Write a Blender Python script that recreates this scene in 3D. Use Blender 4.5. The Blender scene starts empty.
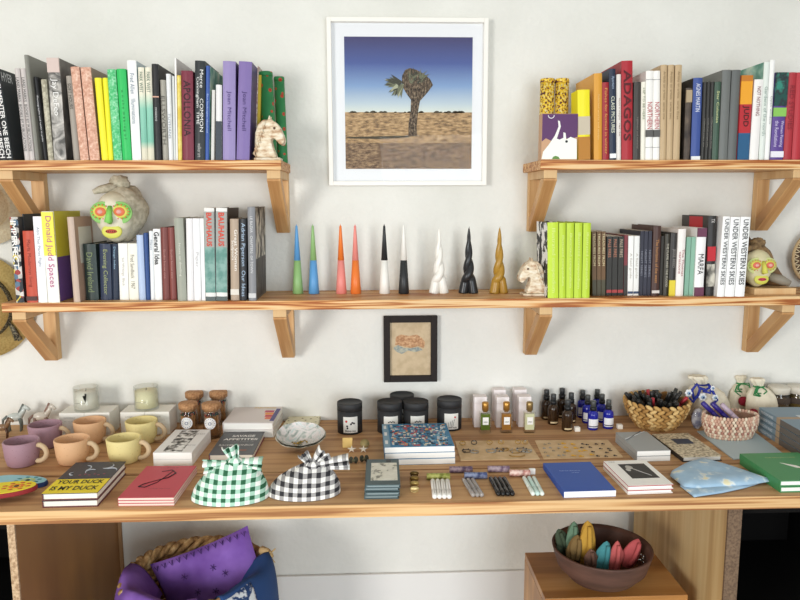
import bpy, bmesh, math, random
import numpy as np
from mathutils import Vector, Matrix, noise
C = bpy.context.scene.collection
S = bpy.context.scene
PI = math.pi
# ---------------------------------------------------------------- camera
F, PIT, YAW, ROL = 704.9, .13863, .04081, -.00303
CAM = Vector((0, -2.1, 1.413))
fw = Vector((math.sin(YAW)*math.cos(PIT), math.cos(YAW)*math.cos(PIT), -math.sin(PIT)))
rt0 = Vector((math.cos(YAW), -math.sin(YAW), 0)); up0 = rt0.cross(fw)
RT = math.cos(ROL)*rt0 + math.sin(ROL)*up0
UP = -math.sin(ROL)*rt0 + math.cos(ROL)*up0
cd = bpy.data.cameras.new('camera'); cam = bpy.data.objects.new('camera', cd); C.objects.link(cam)
cd.sensor_width = 36; cd.lens = F/800*36; cd.clip_start = .05
cam.matrix_world = Matrix(((RT.x, UP.x, -fw.x, CAM.x), (RT.y, UP.y, -fw.y, CAM.y), (RT.z, UP.z, -fw.z, CAM.z), (0, 0, 0, 1)))
S.camera = cam
S.view_settings.view_transform = 'Standard'; S.view_settings.look = 'None'; S.view_settings.gamma = 1
S.view_settings.exposure = 0.0
# ---------------------------------------------------------------- world and window light
w = bpy.data.worlds.new('room_daylight'); S.world = w; w.use_nodes = True
w.node_tree.nodes['Background'].inputs[0].default_value = (.985, .99, .97, 1)
w.node_tree.nodes['Background'].inputs[1].default_value = .66
def area(name, loc, tgt, sx, sy, power, col):
    l = bpy.data.lights.new(name, 'AREA'); l.shape = 'RECTANGLE'; l.size = sx; l.size_y = sy; l.energy = power; l.color = col; l.spread = math.radians(112)
    o = bpy.data.objects.new(name, l); C.objects.link(o); o.location = loc
    o.rotation_euler = (Vector(tgt)-Vector(loc)).to_track_quat('-Z', 'Y').to_euler(); return o
area('window_light', (-2.5, -4.0, 1.4), (.1, 0, .5), 1.0, 1.2, 35, (1, .98, .95))
area('door_light', (.9, -4.3, 1.05), (.1, 0, .4), 1.6, 1.9, 30, (.85, .93, 1))

def ray(px, py): return (fw + RT*((px-400)/F) + UP*((300-py)/F))
def at(px, py, y=None, z=None):
    d = ray(px, py); k = (y-CAM.y)/d.y if y is not None else (z-CAM.z)/d.z
    return CAM + d*k
def xat(px, y, z):
    a = RT - ((px-400)/F)*fw
    return -(Vector((0, y-CAM.y, z-CAM.z)).dot(a))/a.x
# ---------------------------------------------------------------- materials
def lin(c):
    if isinstance(c, str):
        c = c.lstrip('#'); c = [int(c[i:i+2], 16)/255 for i in (0, 2, 4)]
    g = .3*c[0]+.59*c[1]+.11*c[2]; c = [v+(g-v)*.09 for v in c]
    return tuple((v/12.92 if v <= .04045 else ((v+.055)/1.055)**2.4) for v in c)+(1,)
_m = {}
def mat(c, r=.55, metal=0, spec=.4, trans=0, bump=0, bs=200, alpha=1):
    k = (c, r, metal, spec, trans, bump, bs, alpha)
    if k in _m: return _m[k]
    m = bpy.data.materials.new('paint_'+str(len(_m))); m.use_nodes = True; nt = m.node_tree; b = nt.nodes['Principled BSDF']
    b.inputs['Base Color'].default_value = lin(c); b.inputs['Roughness'].default_value = r
    b.inputs['Metallic'].default_value = metal; b.inputs['Specular IOR Level'].default_value = spec
    b.inputs['Transmission Weight'].default_value = trans; b.inputs['Alpha'].default_value = alpha
    if bump:
        n = nt.nodes.new('ShaderNodeTexNoise'); n.inputs['Scale'].default_value = bs; n.inputs['Detail'].default_value = 4
        tc = nt.nodes.new('ShaderNodeTexCoord'); nt.links.new(tc.outputs['Object'], n.inputs['Vector'])
        bp = nt.nodes.new('ShaderNodeBump'); bp.inputs['Strength'].default_value = bump; bp.inputs['Distance'].default_value = .004
        nt.links.new(n.outputs['Fac'], bp.inputs['Height']); nt.links.new(bp.outputs['Normal'], b.inputs['Normal'])
    _m[k] = m; return m
def tex(name, stops, scale=(1, 1, 1), ns=30, det=3, kind='noise', r=.55, dist=0, bump=0, const=False, rand=1, metal=0):
    """object-space noise / voronoi / wave / height ramp"""
    if name in _m: return _m[name]
    m = bpy.data.materials.new(name); m.use_nodes = True; nt = m.node_tree; b = nt.nodes['Principled BSDF']; b.inputs['Roughness'].default_value = r
    b.inputs['Metallic'].default_value = metal; b.inputs['Specular IOR Level'].default_value = .35
    tc = nt.nodes.new('ShaderNodeTexCoord'); mp = nt.nodes.new('ShaderNodeMapping'); mp.inputs['Scale'].default_value = scale
    nt.links.new(tc.outputs['Object'], mp.inputs['Vector'])
    if kind == 'noise':
        t = nt.nodes.new('ShaderNodeTexNoise'); t.inputs['Scale'].default_value = ns; t.inputs['Detail'].default_value = det; t.inputs['Distortion'].default_value = dist; out = t.outputs['Fac']
    elif kind == 'voronoi':
        t = nt.nodes.new('ShaderNodeTexVoronoi'); t.inputs['Scale'].default_value = ns; t.inputs['Randomness'].default_value = rand; out = t.outputs['Distance']
    elif kind == 'cells':
        t = nt.nodes.new('ShaderNodeTexVoronoi'); t.inputs['Scale'].default_value = ns; t.inputs['Randomness'].default_value = rand
        sp = nt.nodes.new('ShaderNodeSeparateColor'); nt.links.new(t.outputs['Color'], sp.inputs[0]); out = sp.outputs[0]
    elif kind == 'wave':
        t = nt.nodes.new('ShaderNodeTexWave'); t.inputs['Scale'].default_value = ns; t.inputs['Distortion'].default_value = dist; t.inputs['Detail'].default_value = det; t.bands_direction = 'Z'; out = t.outputs['Fac']
    elif kind == 'ramp':
        t = nt.nodes.new('ShaderNodeSeparateXYZ'); out = t.outputs['Z']
    nt.links.new(mp.outputs[0], t.inputs[0])
    cr = nt.nodes.new('ShaderNodeValToRGB'); nt.links.new(out, cr.inputs[0])
    if const: cr.color_ramp.interpolation = 'CONSTANT'
    e = cr.color_ramp.elements
    while len(e) < len(stops): e.new(.5)
    for i, (p, c) in enumerate(stops): e[i].position = p; e[i].color = lin(c)
    nt.links.new(cr.outputs[0], b.inputs['Base Color'])
    if bump:
        bp = nt.nodes.new('ShaderNodeBump'); bp.inputs['Strength'].default_value = bump; bp.inputs['Distance'].default_value = .003
        nt.links.new(out, bp.inputs['Height']); nt.links.new(bp.outputs['Normal'], b.inputs['Normal'])
    _m[name] = m; return m
def wood(name, base, mid, dark, along='x', fine=1., contrast=1., r=.5, bow=1., zs=24):
    """boards: broad flowing growth rings plus fine fibre, running along one axis"""
    if name in _m: return _m[name]
    m = bpy.data.materials.new(name); m.use_nodes = True; nt = m.node_tree; b = nt.nodes['Principled BSDF']; b.inputs['Roughness'].default_value = r
    b.inputs['Specular IOR Level'].default_value = .3
    N = nt.nodes.new; Lk = nt.links.new
    tc = N('ShaderNodeTexCoord')
    def mapped(s):
        mp = N('ShaderNodeMapping'); mp.inputs['Scale'].default_value = s if along == 'x' else ((s[1], s[0]*1.5, s[0]*1.5) if along == 'yz' else (s[1], s[2], s[0]))
        Lk(tc.outputs['Object'], mp.inputs[0]); return mp.outputs[0]
    n1 = N('ShaderNodeTexNoise'); n1.inputs['Scale'].default_value = 1; n1.inputs['Detail'].default_value = 2; Lk(mapped((1.3*bow, zs, zs)), n1.inputs[0])
    mul = N('ShaderNodeMath'); mul.operation = 'MULTIPLY'; mul.inputs[1].default_value = 20*fine; Lk(n1.outputs['Fac'], mul.inputs[0])
    sn = N('ShaderNodeMath'); sn.operation = 'SINE'; Lk(mul.outputs[0], sn.inputs[0])
    mr = N('ShaderNodeMapRange'); mr.inputs[1].default_value = -1; mr.inputs[2].default_value = 1; Lk(sn.outputs[0], mr.inputs[0])
    n2 = N('ShaderNodeTexNoise'); n2.inputs['Scale'].default_value = 1; n2.inputs['Detail'].default_value = 5; Lk(mapped((5, 220, 220)), n2.inputs[0])
    n3 = N('ShaderNodeTexNoise'); n3.inputs['Scale'].default_value = 1; n3.inputs['Detail'].default_value = 2; Lk(mapped((2, 4, 14)), n3.inputs[0])
    mx = N('ShaderNodeMix'); mx.data_type = 'FLOAT'; mx.inputs[0].default_value = .42; Lk(mr.outputs[0], mx.inputs[2]); Lk(n2.outputs['Fac'], mx.inputs[3])
    cr = N('ShaderNodeValToRGB'); Lk(mx.outputs[0], cr.inputs[0]); e = cr.color_ramp.elements; e.new(.5)
    h = .3*contrast
    e[0].position = .5-h; e[0].color = lin(base); e[1].position = .52; e[1].color = lin(mid); e[2].position = min(1, .5+h*1.15); e[2].color = lin(dark)
    mc = N('ShaderNodeMix'); mc.data_type = 'RGBA'; mc.blend_type = 'MULTIPLY'; mc.inputs[0].default_value = .35
    cr2 = N('ShaderNodeValToRGB'); Lk(n3.outputs['Fac'], cr2.inputs[0]); cr2.color_ramp.elements[0].position = .3; cr2.color_ramp.elements[0].color = (.62, .6, .58, 1); cr2.color_ramp.elements[1].position = .65
    Lk(cr.outputs[0], mc.inputs[6]); Lk(cr2.outputs[0], mc.inputs[7]); Lk(mc.outputs[2], b.inputs['Base Color'])
    _m[name] = m; return m
def gingham(name, dark, mid, white='#f4f2ec', n=1.):
    m = bpy.data.materials.new(name); m.use_nodes = True; nt = m.node_tree; b = nt.nodes['Principled BSDF']; b.inputs['Roughness'].default_value = .85
    N = nt.nodes.new; Lk = nt.links.new
    uv = N('ShaderNodeUVMap'); sx = N('ShaderNodeSeparateXYZ'); Lk(uv.outputs[0], sx.inputs[0]); outs = []
    for i in (0, 1):
        a = N('ShaderNodeMath'); a.operation = 'FRACT'; Lk(sx.outputs[i], a.inputs[0])
        g = N('ShaderNodeMath'); g.operation = 'GREATER_THAN'; g.inputs[1].default_value = .5; Lk(a.outputs[0], g.inputs[0]); outs.append(g.outputs[0])
    ad = N('ShaderNodeMath'); ad.operation = 'ADD'; Lk(outs[0], ad.inputs[0]); Lk(outs[1], ad.inputs[1])
    hv = N('ShaderNodeMath'); hv.operation = 'MULTIPLY'; hv.inputs[1].default_value = .45; Lk(ad.outputs[0], hv.inputs[0])
    cr = N('ShaderNodeValToRGB'); cr.color_ramp.interpolation = 'CONSTANT'; e = cr.color_ramp.elements; e.new(.5)
    e[0].position = 0; e[0].color = lin(white); e[1].position = .3; e[1].color = lin(mid); e[2].position = .7; e[2].color = lin(dark)
    Lk(hv.outputs[0], cr.inputs[0]); Lk(cr.outputs[0], b.inputs['Base Color']); return m
def glass(c='#ffffff', tint=.9, rough=.02, gl=1.):
    k = ('glass', c, tint, gl)
    if k in _m: return _m[k]
    m = bpy.data.materials.new('clear_glass'); m.use_nodes = True; nt = m.node_tree; nt.nodes.clear()
    N = nt.nodes.new; o = N('ShaderNodeOutputMaterial'); mx = N('ShaderNodeMixShader'); t = N('ShaderNodeBsdfTransparent'); g = N('ShaderNodeBsdfGlossy'); lw0 = N('ShaderNodeLayerWeight'); lw0.inputs[0].default_value = .5; pw = N('ShaderNodeMath'); pw.operation = 'POWER'; pw.inputs[1].default_value = 3; lw = N('ShaderNodeMath'); lw.operation = 'MULTIPLY_ADD'; lw.inputs[1].default_value = gl*.5; lw.inputs[2].default_value = gl*.03
    nt.links.new(lw0.outputs['Facing'], pw.inputs[0]); nt.links.new(pw.outputs[0], lw.inputs[0])
    l = lin(c); t.inputs[0].default_value = tuple(v*tint for v in l[:3])+(1,); g.inputs['Roughness'].default_value = rough
    nt.links.new(lw.outputs[0], mx.inputs[0]); nt.links.new(t.outputs[0], mx.inputs[1]); nt.links.new(g.outputs[0], mx.inputs[2]); nt.links.new(mx.outputs[0], o.inputs[0])
    _m[k] = m; return m
# ---------------------------------------------------------------- mesh helpers
class MB:
    def __init__(s): s.v = []; s.f = []; s.mi = []; s.sm = []; s.uv = {}
    def add(s, vs, fs, mi=0, smooth=False, M=None):
        o = len(s.v); s.v += [tuple(M @ Vector(v)) if M else tuple(v) for v in vs]
        for f in fs: s.f.append(tuple(i+o for i in f)); s.mi.append(mi); s.sm.append(smooth)
        return s
    def box(s, x0, x1, y0, y1, z0, z1, mi=0, M=None):
        return s.add([(x0, y0, z0), (x1, y0, z0), (x1, y1, z0), (x0, y1, z0), (x0, y0, z1), (x1, y0, z1), (x1, y1, z1), (x0, y1, z1)],
                     [(0, 3, 2, 1), (4, 5, 6, 7), (0, 1, 5, 4), (1, 2, 6, 5), (2, 3, 7, 6), (3, 0, 4, 7)], mi, False, M)
    def prism(s, pts, h0, h1, mi=0, axis='z', M=None, smooth=False):
        n = len(pts)
        def q(p, h): return (p[0], p[1], h) if axis == 'z' else ((p[0], h, p[1]) if axis == 'y' else (h, p[0], p[1]))
        vs = [q(p, h0) for p in pts]+[q(p, h1) for p in pts]
        fs = [tuple(range(n))[::-1], tuple(range(n, 2*n))]+[(i, (i+1) % n, (i+1) % n+n, i+n) for i in range(n)]
        return s.add(vs, fs, mi, smooth, M)
    def lathe(s, prof, n=32, mi=0, M=None, smooth=True, sx=1, sy=1, fn=None, open_=False):
        vs = []; fs = []
        for (r, z) in prof:
            for i in range(n):
                a = 2*PI*i/n; p = (r*math.cos(a)*sx, r*math.sin(a)*sy, z)
                if fn: p = fn(p, a, r, z)
                vs.append(p)
        for j in range(len(prof)-1):
            for i in range(n):
                a, b2 = j*n+i, j*n+(i+1) % n; fs.append((a, b2, b2+n, a+n))
        if prof[0][0] > 1e-6 and not open_: fs.append(tuple(range(n))[::-1])
        if prof[-1][0] > 1e-6 and not open_: fs.append(tuple((len(prof)-1)*n+i for i in range(n)))
        return s.add(vs, fs, mi, smooth, M)
    def grid(s, f, nu, nv, mi=0, M=None, smooth=True, wu=False, uvf=None):
        vs = [f(i/nu, j/nv) for j in range(nv+1) for i in range(nu+(0 if wu else 1))]
        W = nu+(0 if wu else 1); fs = []; base = len(s.f)
        for j in range(nv):
            for i in range(nu):
                i2 = (i+1) % W if wu else i+1
                if uvf: s.uv[len(s.f)+len(fs)] = [uvf(i/nu, j/nv), uvf((i+1)/nu, j/nv), uvf((i+1)/nu, (j+1)/nv), uvf(i/nu, (j+1)/nv)]
                fs.append((j*W+i, j*W+i2, (j+1)*W+i2, (j+1)*W+i))
        return s.add(vs, fs, mi, smooth, M)
    def tube(s, pts, r, n=8, mi=0, M=None, closed=False):
        pts = [Vector(p) for p in pts]; m = len(pts); rr = r if hasattr(r, '__len__') else [r]*m
        vs = []; nrm = None
        for i, p in enumerate(pts):
            t = (pts[(i+1) % m]-pts[i-1]) if closed else (pts[min(i+1, m-1)]-pts[max(i-1, 0)])
            t = t.normalized() if t.length > 1e-9 else Vector((0, 0, 1))
            if nrm is None: nrm = t.orthogonal().normalized()
            nrm = (nrm-t*nrm.dot(t)); nrm = nrm.normalized() if nrm.length > 1e-6 else t.orthogonal().normalized()
            bn = t.cross(nrm)
            for k in range(n):
                a = 2*PI*k/n; vs.append(p+(nrm*math.cos(a)+bn*math.sin(a))*rr[i])
        fs = []
        for i in range(m if closed else m-1):
            for k in range(n):
                a, b2 = i*n+k, i*n+(k+1) % n; c2, d2 = ((i+1) % m)*n+(k+1) % n, ((i+1) % m)*n+k
                fs.append((a, b2, c2, d2))
        if not closed: fs += [tuple(range(n))[::-1], tuple((m-1)*n+k for k in range(n))]
        return s.add(vs, fs, mi, True, M)
    def ball(s, c, r, mi=0, n=14, M=None, fn=None):
        r = r if hasattr(r, '__len__') else (r, r, r); c = Vector(c)
        def f(u, v):
            a = 2*PI*u; b2 = PI*(v-.5); p = Vector((math.cos(a)*math.cos(b2), math.sin(a)*math.cos(b2), math.sin(b2)))
            if fn: p = fn(p)
            return c+Vector((p.x*r[0], p.y*r[1], p.z*r[2]))
        return s.grid(f, n, n//2+2, mi, M, True, True)
    def build(s, name, mats, parent=None, loc=None, rot=None, bev=0, sub=0, solid=0):
        me = bpy.data.meshes.new(name); me.from_pydata(s.v, [], s.f)
        if not hasattr(mats, '__len__'): mats = [mats]
        for m in mats: me.materials.append(m)
        me.polygons.foreach_set('material_index', s.mi); me.polygons.foreach_set('use_smooth', s.sm)
        if s.uv:
            ul = me.uv_layers.new(name='map')
            for pi, uvs in s.uv.items():
                for li, q in zip(me.polygons[pi].loop_indices, uvs): ul.data[li].uv = q
        me.validate(); me.update()
        o = bpy.data.objects.new(name, me); C.objects.link(o)
        if parent: o.parent = parent
        if loc is not None: o.location = loc
        if rot is not None: o.rotation_euler = rot
        if solid: m = o.modifiers.new('thick', 'SOLIDIFY'); m.thickness = solid; m.offset = 0
        if bev: m = o.modifiers.new('bevel', 'BEVEL'); m.width = bev; m.segments = 2; m.limit_method = 'ANGLE'
        if sub: m = o.modifiers.new('sub', 'SUBSURF'); m.levels = sub; m.render_levels = sub
        return o
def tag(o, label, cat=None, group=None):
    o['label'] = label
    if cat: o['category'] = cat
    if group: o['group'] = group
    return o
def thing(name, label, cat, loc=(0, 0, 0), rz=0, group=None, rot=None):
    o = bpy.data.objects.new(name, None); C.objects.link(o); o.empty_display_size = .02
    o.location = loc; o.rotation_euler = rot if rot else (0, 0, rz); return tag(o, label, cat, group)
def struct(o): o['kind'] = 'structure'; return o
def copy_tree(o, loc=None, rot=None, label=None, parent=None):
    c = o.copy(); C.objects.link(c)
    if parent: c.parent = parent
    for ch in list(o.children): copy_tree(ch, parent=c)
    if loc is not None: c.location = loc
    if rot is not None: c.rotation_euler = rot
    if label: c['label'] = label
    return c
def text(name, s, col, parent, center, L, H, ex, ey, bold=0, r=.6):
    """lettering printed on a face: ex = reading direction, ey = up of the letters; fitted in L x H"""
    cu = bpy.data.curves.new(name, 'FONT'); cu.body = s; cu.resolution_u = 2; cu.offset = bold; cu.extrude = 0; cu.align_x = 'LEFT'
    t = bpy.data.objects.new('tmp', cu); me = bpy.data.meshes.new_from_object(t); bpy.data.objects.remove(t); bpy.data.curves.remove(cu)
    n = len(me.vertices); a = np.zeros(n*3); me.vertices.foreach_get('co', a); a = a.reshape(-1, 3)
    mn, mx = a.min(0), a.max(0); sp = np.maximum(mx-mn, 1e-6)
    k = min(L/sp[0], H/sp[1]); kx = min(L/sp[0], k*1.6); ky = min(H/sp[1], k*1.6)
    cx, cy = (mn+mx)[:2]/2; ex = np.array(ex); ey = np.array(ey); ez = np.cross(ex, ey)
    p = np.array(center)+np.outer((a[:, 0]-cx)*kx, ex)+np.outer((a[:, 1]-cy)*ky, ey)+ez*.0003
    me.vertices.foreach_set('co', p.ravel()); me.materials.clear(); me.materials.append(mat(col, r)); me.update(); me.name = name
    o = bpy.data.objects.new(name, me); C.objects.link(o); o.parent = parent; return o
ZF = 0.; ZT = .75; ZL = CAM.z-.26235; ZU = CAM.z+.10846; DS = .216; TS = .0253; DT = .618
PAGES = mat('#efe9da', .8); PAGESW = mat('#f7f5ef', .8)
# ================================================================ THE SETTING
plaster = tex('plaster', [(.3, '#dddcd4'), (.7, '#ebeae3')], ns=3.2, det=6, r=.85)
nt = plaster.node_tree; bs_ = nt.nodes['Principled BSDF']; bs_.inputs['Specular IOR Level'].default_value = .15
nz = nt.nodes.new('ShaderNodeTexNoise'); nz.inputs['Scale'].default_value = 55; nz.inputs['Detail'].default_value = 5
tcn = nt.nodes.new('ShaderNodeTexCoord'); nt.links.new(tcn.outputs['Object'], nz.inputs['Vector'])
bpn = nt.nodes.new('ShaderNodeBump'); bpn.inputs['Strength'].default_value = .4; bpn.inputs['Distance'].default_value = .006
nt.links.new(nz.outputs['Fac'], bpn.inputs['Height']); nt.links.new(bpn.outputs['Normal'], bs_.inputs['Normal'])
struct(MB().box(-2.6, 2.6, .0015, .12, 0, 2.7).build('wall_back', plaster))
struct(MB().box(-2.6, 2.6, -4.9, .12, -.1, 0).build('floor', tex('floor_concrete', [(.3, '#b9b7b2'), (.7, '#cbc9c4')], ns=4, det=6, r=.6)))
struct(MB().box(-2.6, 2.6, -4.9, .12, 2.7, 2.78).build('added_ceiling', mat('#e9e8e2', .9)))  # out of view, added to shade the upper wall from world light
zb = at(400, 574, y=-.012).z
struct(MB().box(-.78, .765, -.012, -.0005, 0, zb).build('baseboard_back', mat('#e9e7e3', .6), bev=.002))
# ================================================================ SHELVES
pine = wood('pine', '#ecc48c', '#dd9c58', '#a85a24', fine=1.3, bow=1.6, zs=62, contrast=.8)
pine2 = wood('pine_upright', '#e2bb84', '#d8a86e', '#bd8850', along='z', fine=.5, zs=14)
pine2y = wood('pine_arm', '#e2bb84', '#d8a86e', '#bd8850', along='y', fine=.5, zs=14)
pine3 = wood('pine_brace', '#e4bd86', '#d6a469', '#b98048', along='yz', fine=.6, zs=26)
def shelf(name, px0, px1, z, label, x0=None, x1=None):
    a = x0 if x0 is not None else xat(px0, -DS, z); b = x1 if x1 is not None else xat(px1, -DS, z)
    o = MB().box(0, b-a, 0, DS, -TS, 0).build(name, pine, loc=(a, -DS, z), bev=.0018); return tag(o, label, 'shelf', None)
shelf('wall_shelf', 0, 281, ZU, 'short upper left pine shelf holding coloured art books', x0=-1.28)
shelf('wall_shelf', 540.5, 0, ZU, 'short upper right pine shelf holding red, beige and blue books', x1=1.32)
shelf('wall_shelf', 1, 0, ZL, 'long lower pine shelf running the full width under books and candles', x1=1.32)
def bracket(px, py, z, label):
    X = at(px, py, y=0).x; wd = .036; t = thing('shelf_bracket', label, 'bracket', (X, 0, z-TS), group='triangular pine shelf brackets')
    H = .172
    MB().box(-wd/2, wd/2, -.026, 0, -H, 0).build('wall_plate', pine2, t, bev=.001)
    MB().box(-wd/2, wd/2, -.2, -.026, -.022, 0).build('arm', pine2y, t, bev=.001)
    y0, y1 = -.2, -.026
    MB().prism([(-.2, -.0225), (-.2, -.028), (-.032, -H), (-.0265, -H), (-.0265, -H+.034), (-.163, -.0225)], -wd/2, wd/2, axis='x').build('brace', pine3, t, bev=.001)
bracket(54.5, 335, ZL, 'pine bracket under left end of the lower shelf beside the straw hat')
bracket(289, 335, ZL, 'pine bracket under the lower shelf below the blue and green candles')
bracket(529, 335, ZL, 'pine bracket under the lower shelf below the carved horse head')
bracket(748, 335, ZL, 'pine bracket under the right part of the lower shelf')
bracket(42, 190, ZU, 'pine bracket under left part of the upper left shelf')
bracket(283.5, 200, ZU, 'pine bracket under right end of the upper left shelf')
bracket(533, 200, ZU, 'pine bracket under left end of the upper right shelf')
bracket(758, 200, ZU, 'pine bracket under right part of the upper right shelf')
# ================================================================ TABLE
oak = wood('table_oak', '#d6a873', '#c39160', '#a07046', fine=1., r=.6, zs=24, contrast=1.35, bow=.6)
oakf = wood('table_edge', '#e6ba80', '#d29c60', '#a2683a', fine=1, r=.5, zs=60, contrast=.9)
xs0, xs1 = -1.3, 1.34
yseam = at(480, 468.5, z=ZT).y
tb = thing('display_table', 'long brown wooden display table against the wall', 'table', (0, 0, 0))
MB().box(xs0, xs1, yseam+.0028, -.001, ZT-.027, ZT).build('board', oak, tb, bev=.001)
MB().box(xs0, xs1, -DT+.004, yseam-.0028, ZT-.027, ZT).build('board', oak, tb, bev=.001)
MB().box(xs0, xs1, -DT, -DT+.004, ZT-.029, ZT).build('edge_strip', oakf, tb)
XL = at(14.5, 560, y=-DT+.02).x; XR = at(731, 560, y=-DT+.02).x
panw = tex('panel_brown', [(.3, '#8a5f38'), (.7, '#a3733f')], scale=(1, 3, 1), ns=3, r=.45)
panl = wood('panel_light', '#dcbd85', '#d0ab72', '#b98f58', along='z', fine=.35)
edge = tex('chip_edge', [(.35, '#9d7a58'), (.65, '#d0b08a')], ns=180, r=.8)
o = MB().box(XL-.008, XL+.008, -DT+.02, -.002, 0, ZT-.0275).build('side_panel', panw, tb); o['label'] = 'brown left side panel'
MB().box(XL-.008, XL+.008, -DT+.015, -DT+.02, 0, ZT-.029).build('panel_edge', edge, tb)
MB().box(XL+.0085, XL+.018, -.012, -.003, 0, ZT-.028).build('corner_strip', mat('#a37a50', .6), tb)
o = MB().box(XR-.016, XR+.016, -DT+.02, -.05, 0, ZT-.0275).build('side_panel', panl, tb); o['label'] = 'pale plywood right side panel'
MB().box(XR-.016, XR+.016, -DT+.014, -DT+.02, 0, ZT-.029).build('panel_edge', tex('chip_edge2', [(.35, '#604a38'), (.65, '#7d634b')], ns=180, r=.8), tb)
def cabinet(x0, x1, label):
    t = thing('storage_cabinet', label, 'cabinet', ((x0+x1)/2, -.3, 0)); h = (x1-x0)/2; k = mat('#0d0b0a', .85, spec=.15)
    m = MB(); m.box(-h, -h+.016, -.24, .28, 0, .69); m.box(h-.016, h, -.24, .28, 0, .69); m.box(-h+.016, h-.016, .264, .28, 0, .69); m.box(-h+.016, h-.016, -.24, .264, .674, .69); m.box(-h+.016, h-.016, -.24, .264, 0, .02)
    m.build('carcass', k, t); MB().box(-h+.017, h-.017, -.2, .26, .33, .345).build('shelf', k, t)
cabinet(XR+.03, 1.33, 'black open cabinet under the right end of the table')
cabinet(-1.29, XL-.02, 'black open box added for the shade under the left end of the table')  # only shaded wall belongs here; black carcass added to darken it
# ================================================================ STANDING BOOKS
def book(name, label, group, x, y, z, t, h, d, lean, cov, spine=None, title=None, tc='#222222', tl=.7, tz=.5, th=.55, bands=(), hard=True, side=None, sidebands=(), bold=0, extra=(), sidetext=None):
    """t thickness, h height, d depth; spine faces the room (-y)"""
    r = thing(name, label, 'book', (x, y, z + (t*math.sin(-lean) if lean < 0 else 0)), group=group, rot=(0, -lean, 0))
    cm = cov if not isinstance(cov, str) else mat(cov, .45); sm = cm if spine is None else (spine if not isinstance(spine, str) else mat(spine, .45))
    b = .0022 if hard else .0008; b = min(b, t*.3)
    cvr = side if side is not None else cm
    if isinstance(cvr, str): cvr = mat(cvr, .45)
    m = MB()
    if hard and t > .009:   # slightly rounded back
        n = 6; arc = [(t*i/n, -.0035*math.sin(PI*i/n)) for i in range(n+1)]
        m.prism(arc+[(t, b), (0, b)], 0, h, 1)
    else: m.box(0, t, 0, b, 0, h, 1)
    m.box(0, b, b, d, 0, h, 0); m.box(t-b, t, b, d, 0, h, 0)
    m.build('cover', [cvr, sm], r)
    i = .003 if hard else .0
    MB().box(b, t-b, b+.0002, d-i-.001, i, h-i-(.0004)).build('page_block', PAGES, r)
    yf = -.0042 if (hard and t > .009) else -.0005
    for (z0, z1, c) in bands:
        MB().box(.0002, t-.0002, yf, .0002, z0*h, z1*h).build('spine_band', c if not isinstance(c, str) else mat(c, .5), r)
    if title:
        lines = title.split('|'); k = len(lines)
        for q, ln in enumerate(lines):
            xx = t*(.5+(k-1-2*q)/(2*k)*.8) if k > 1 else t*.5
            text('spine_title', ln, tc, r, (xx, yf-.0003, h*tz), h*tl, t*th/k, (0, 0, -1), (1, 0, 0), bold)
    for (ln, zc, L, c) in extra:
        text('spine_lettering', ln, c, r, (t*.5, yf-.0003, h*zc), h*L, t*th, (0, 0, -1), (1, 0, 0), bold)
    if sidetext: text('cover_title', sidetext, '#d5d8d8', r, (t+.0006, .03, h*.92), .055, .022, (0, 1, 0), (0, 0, 1), .01)
    sx = t if x < 0 else 0
    for (y0, y1, z0, z1, c) in sidebands:
        cc = c if not isinstance(c, str) else mat(c, .5)
        if sx: MB().box(t, t+.0004, y0*d, y1*d, z0*h, z1*h).build('cover_print', cc, r)
        else: MB().box(-.0004, 0, y0*d, y1*d, z0*h, z1*h).build('cover_print', cc, r)
    return r
def row(z, group, specs):
    pv = None
    for s in specs:
        (b0, b1, t0, yt, cov, label) = s[:6]; kw = dict(s[6]) if len(s) > 6 else {}
        sb = kw.pop('sb', .006); d = kw.pop('d', min(.165, DS-sb-.008)); nm = kw.pop('name', 'book'); al = kw.pop('lift', 0)
        yf = -DS+sb+.0045
        X0 = xat(b0, yf, z); X1 = xat(b1, yf, z); T = at(t0, yt, y=yf)
        hz = T.z-z; tn = (X0-T.x)/hz
        if pv:
            px1, ptn, ph = pv
            if X0 < px1+.0003: X0 = px1+.0003
            zz = min(ph, hz); lim = (X0-(px1-ptn*zz)-.0003)/zz
            if tn > lim: tn = lim
        if X1-X0 < .003: X1 = X0+.003
        ln = math.atan(tn); t = (X1-X0)*math.cos(ln)-.0004; h = hz/math.cos(ln)
        book(nm, label, group, X0, yf, z, t, h, min(d, -yf-.004), ln, cov, **kw)
        # right edge seen as a line x = X1 - tn*z
        pv = (X0+t/math.cos(ln)+.0004, tn, h)
G1 = 'art books on the upper left shelf'; G2 = 'art books on the upper right shelf'; G3 = 'books on the left of the lower shelf'; G4 = 'books on the right of the lower shelf'
K = '#2b2b2d'; WH = '#eceae6'
marb = tex('marble_grey', [(.35, '#5a5855'), (.5, '#a6a29c'), (.65, '#d8d3cb')], ns=26, det=5, dist=1.5)
pinks = tex('pink_speckle', [(.35, '#c98d74'), (.6, '#e6b79d'), (.75, '#f4dccb')], ns=160, det=4)
greens = tex('green_speckle', [(.4, '#3dbb6d'), (.6, '#7fd69c'), (.75, '#c5efd2')], ns=170, det=4)
tealc = tex('teal_cream', [(.12, '#ddd8c0'), (.2, '#7cc0a8'), (.55, '#8cccb4'), (.72, '#ece6d0')], kind='ramp', scale=(1, 1, 4.2))
paleart = tex('green_painting', [(.35, '#4f8f76'), (.5, '#8fc0a5'), (.65, '#d5dcc0')], ns=18, det=4)
darkart = tex('dark_photo', [(.35, '#2a2422'), (.55, '#5a4d42'), (.7, '#8f7a5f')], ns=22, det=4)
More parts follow.
